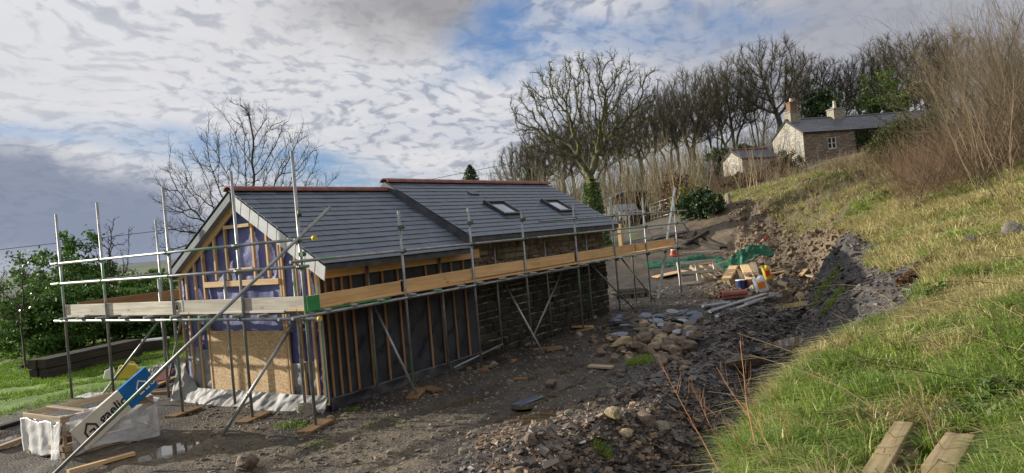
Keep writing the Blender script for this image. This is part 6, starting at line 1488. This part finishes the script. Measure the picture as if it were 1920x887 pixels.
tag(beam('white_board', q+Vector((0, 0, .36))-rv*.5, q+Vector((0, 0, .38))+rv*.5, .4, .05, m_white), 'white board lying on the dark box at the lawn edge', 'board')

# ------------------------------------------------------------------ grass
def blades(X, Y, Z_, hgt, wid, r, droop=.5, lean=(0, 0)):
    n = len(X); a = r.uniform(0, 6.283, n); b0 = np.stack([X, Y, Z_-.01], 1); w = np.stack([np.cos(a), np.sin(a), np.zeros(n)], 1)*(wid/2)[:, None]
    dr = np.stack([r.normal(size=n)+lean[0], r.normal(size=n)+lean[1]], 1)*droop*.6; h = hgt[:, None]
    m1 = b0+np.concatenate([dr*h*.30, h*.58], 1); m2 = b0+np.concatenate([dr*h*.95, h*(1-np.minimum(.55, .28*np.linalg.norm(dr, axis=1)[:, None]))], 1)
    V = np.stack([b0-w, b0+w, m1+w*.75, m1-w*.75, m2+w*.12, m2-w*.12], 1).reshape(-1, 3); k = (np.arange(n)*6)[:, None]
    F = np.concatenate([k+np.array([[0, 1, 2, 3]]), k+np.array([[3, 2, 4, 5]])], 1).reshape(-1, 4); return V, F
m_gg = noisy('green_grass', [(.085, .15, .02), (.18, .27, .04), (.33, .38, .09)], .6, .5, 0, island=.55, transl=.3)
m_gd = noisy('dry_grass', [(.24, .21, .07), (.40, .35, .14), (.56, .49, .26)], .6, .6, 0, island=.6, transl=.3)
r = np.random.default_rng(77)
def gfield(X, Y): return fbm(X*.17+9, Y*.17, 3)*.9+fbm(X*1.1, Y*1.1, 3)*1.5+fbm(X*.4+30, Y*.4, 3)*1.1
PL = [(hit(1650, 915), hit(1700, 818), .13), (hit(1775, 915), hit(1808, 842), .17)]
def clear_(X, Y):
    ok = np.ones(len(X), bool)
    for a, b_, w in PL:
        d_ = (b_-a); L2 = d_.x**2+d_.y**2; q = np.clip(((X-a.x)*d_.x+(Y-a.y)*d_.y)/L2, -.4, 1.02); ok &= np.hypot(X-a.x-q*d_.x+.03, Y-a.y-q*d_.y+.03) > w
    return ok
def gmask(X, Y, d, dry, k=2.0): return np.clip(.5+(1 if dry else -1)*(gfield(X, Y)*k+.30*sstep(d, 5.5, 7.5)-1.0*(1-sstep(d, 4.2, 6.5))), .06, 1)
for nm, mat, dry in (('green_grass', m_gg, 0), ('dry_grass', m_gd, 1)):
    parts = []
    # tussocks: blades fanning from a common foot
    for (nt, rg, nb) in ((5200, (2.4, 9), 30), (9000, (7, 26), 18), (9000, (20, 62), 12)):
        X, Y, Z_, d = vis_pts(nt, (1340, 2030), rg, r, lambda X, Y, d, px, r: clear_(X, Y) & (wobs(X, Y) > soilhi(X, Y)-.15*r.random(len(X))) & (r.random(len(X)) < gmask(X, Y, d, dry)))
        sz = r.uniform(.5, 1.25, len(X))*(1.15 if dry else 1); ix = np.repeat(np.arange(len(X)), nb); n = len(ix)
        a = r.uniform(0, 6.283, n); q = r.random(n)**.6*.055*sz[ix]*(1+d[ix]*.04); bx, by = X[ix]+np.cos(a)*q, Y[ix]+np.sin(a)*q
        hg = (.07+.13*r.random(n))*sz[ix]*(1+d[ix]*.018); wd = r.uniform(.0045, .0095, n)*(.75+d[ix]*.085)
        out = np.stack([np.cos(a), np.sin(a)], 1)*(.35+1.6*(q/.06)[:, None])+np.array([.25, .2]); dr = (out+r.normal(size=(n, 2))*.45)*.45; h = hg[:, None]
        w = np.stack([-np.sin(a+r.normal(size=n)), np.cos(a+r.normal(size=n)), np.zeros(n)], 1)*(wd/2)[:, None]; b0 = np.stack([bx, by, H(bx, by, False)*0+Z_[ix]-.015], 1)
        m1 = b0+np.concatenate([dr*h*.35, h*.62], 1); m2 = b0+np.concatenate([dr*h*1.15, h*(1-np.minimum(.75, .42*np.linalg.norm(dr, axis=1)[:, None]))], 1)
        V = np.stack([b0-w, b0+w, m1+w*.8, m1-w*.8, m2+w*.15, m2-w*.15], 1).reshape(-1, 3); k = (np.arange(n)*6)[:, None]
        parts.append((V, np.concatenate([k+np.array([[0, 1, 2, 3]]), k+np.array([[3, 2, 4, 5]])], 1).reshape(-1, 4)))
    # short loose growth between them
    X, Y, Z_, d = vis_pts(90000, (1340, 2030), (2.4, 40), r, lambda X, Y, d, px, r: clear_(X, Y) & (wobs(X, Y) > soilhi(X, Y)-.2*r.random(len(X))) & (r.random(len(X)) < gmask(X, Y, d, dry, 1.4)))
    tall = r.random(len(X)) < (.05 if dry else .01)
    parts.append(blades(X, Y, Z_, r.uniform(.03, .09, len(X))+tall*r.uniform(.1, .3, len(X)), r.uniform(.004, .008, len(X))*(.75+d*.09), r, .9, (.25, .2)))
    V, F = join(parts); tag(np_obj(nm, V, F, mat), 'tufted '+('straw coloured dead' if dry else 'fresh green')+' grass growing on the bank', 'grass', kind='stuff')
X, Y, Z_, d = vis_pts(80000, (-60, 420), (14, 34), r, lambda X, Y, d, px, r: (Y > 7.0+r.random(len(X))*1.6) & (fbm(X*.25, Y*1.1, 3) > -.12+.1*r.random(len(X))))
V, F = blades(X, Y, Z_, r.uniform(.04, .10, len(X)), r.uniform(.012, .026, len(X)), r, .6); tag(np_obj('lawn_grass', V, F, noisy('lawn_green', [(.08, .16, .015), (.14, .24, .025), (.20, .32, .04)], .5, .5, 0, island=.4, transl=.35)), 'bright short grass of the lawn beyond the scaffold', 'grass', kind='stuff')
# moss and weed tufts on the mud
def tuft(px, py, n, rad, hgt, lab, mat=m_gg):
    p = hit(px, py); r = np.random.default_rng(px); a = r.uniform(0, 6.283, n); q = np.sqrt(r.random(n))*rad; X, Y = p.x+np.cos(a)*q, p.y+np.sin(a)*q
    V, F = blades(X, Y, H(X, Y), r.uniform(.4, 1.1, n)*hgt, np.full(n, .006+.0006*dist(p)), r, .8); tag(np_obj('grass_tuft', V, F, mat), lab, 'grass tuft')
for a in [(1205, 680, 700, .30, .14, 'green grass tuft growing in the stone heap'), (548, 797, 300, .28, .06, 'mossy weed tuft left of the corner sole board'), (720, 800, 160, .35, .035, 'flat moss patch in front of the long side wall'), (600, 830, 260, .2, .03, 'small moss patch below the corner scaffold pole'), (1130, 855, 260, .10, .08, 'tiny grass tuft on the lit spoil in the foreground'), (1130, 727, 260, .22, .03, 'thin grass patch beside the second puddle'), (1548, 545, 500, .35, .16, 'bright green tuft on the dark slate scarp'), (1560, 570, 300, .25, .14, 'lower green tuft on the dark slate scarp'), (660, 770, 200, .14, .04, 'scrap of moss at the foot of the corner post')]: tuft(*a)
# dead stems lying about the bank and leafy weeds
def stems(name, n, pxr, dr, L, rad, mat, seed, label, cat, upz=.25):
    r = np.random.default_rng(seed); X, Y, Z_, d = vis_pts(n*3, pxr, dr, r, lambda X, Y, d, px, r: wobs(X, Y) > 1.2); X, Y, Z_ = X[:n], Y[:n], Z_[:n]; n = len(X)
    p = np.stack([X, Y, Z_+.03], 1); a = r.uniform(0, 6.28, n); dv = np.stack([np.cos(a), np.sin(a), np.abs(r.normal(size=n))*upz+.12], 1); dv /= np.linalg.norm(dv, axis=1)[:, None]; ln = r.uniform(*L, n)[:, None]/5; parts = []; ra = np.full(n, rad)
    for k in range(5):
        q = p+dv*ln; zf = H(q[:, 0], q[:, 1])+.015; q[:, 2] = np.maximum(q[:, 2], zf); parts.append(seg_mesh(p, q, ra, ra*.8, 4)); p = q; ra = ra*.8; dv = dv+r.normal(size=(n, 3))*.14-np.array([0, 0, .10]); dv /= np.linalg.norm(dv, axis=1)[:, None]
    V, F = join(parts); tag(np_obj(name, V, F, mat), label, cat, kind='stuff')
stems('dead_stems', 130, (1500, 2000), (4, 16), (.5, 1.5), .0045, m_tan, 5, 'dead pale stalks lying criss-cross over the grassy bank', 'dead stems')
stems('bramble_runners', 60, (1560, 2000), (3.2, 10), (.6, 1.6), .004, m_red, 6, 'thin red brown bramble runners trailing over the bank', 'brambles', .4)
r = np.random.default_rng(9)
def weed(px, py, n, rad, size, mat, lab, cat='weed'):
    p = hit(px, py); r = np.random.default_rng(px+py); a = r.uniform(0, 6.283, n); q = np.sqrt(r.random(n))*rad; X, Y = p.x+np.cos(a)*q, p.y+np.sin(a)*q
    V, F = leaves(np.stack([X, Y, H(X, Y)+r.uniform(.02, .14, n)], 1), size, r, .75); tag(np_obj('leafy_weed', V, F, mat), lab, cat)
weed(1750, 578, 170, .18, .09, m_ivy, 'dark leafy weed on the bank left of the wooden block'); weed(1712, 628, 120, .12, .08, m_ivy, 'small leafy weed on the bank above the grassy lip'); weed(1820, 800, 300, .22, .05, m_ivy, 'bramble leaves in the grass at the lower right'); weed(1890, 760, 300, .17, .065, m_ivy, 'bramble leaves at the right edge'); weed(1735, 508, 420, .2, .055, m_copper, 'rusty dead bracken patch on the bank'); weed(1700, 535, 360, .14, .055, m_copper, 'smaller rusty bracken patch at the scarp edge'); weed(1600, 810, 160, .12, .04, m_ivy, 'few dark leaves low in the near grass')
# orange leafless shrub on the spoil
p = hit(1405, 872); m_or = noisy('orange_twigs', [(.34, .15, .07), (.46, .24, .12)], 1, .7, 0)
rdir = -rv*.35+Vector((0, 0, 0))
brush('dead_shrub', 7, lambda r, n: np.array([[p.x+r.normal()*.16, p.y+r.normal()*.16, p.z-.02] for _ in range(n)]), (.55, .85), .0045, m_or, 222, .16, 5, 'leafless orange twigged shrub on the spoil at the bottom', 'shrub', None, lean=(rdir.x, rdir.y, 0))
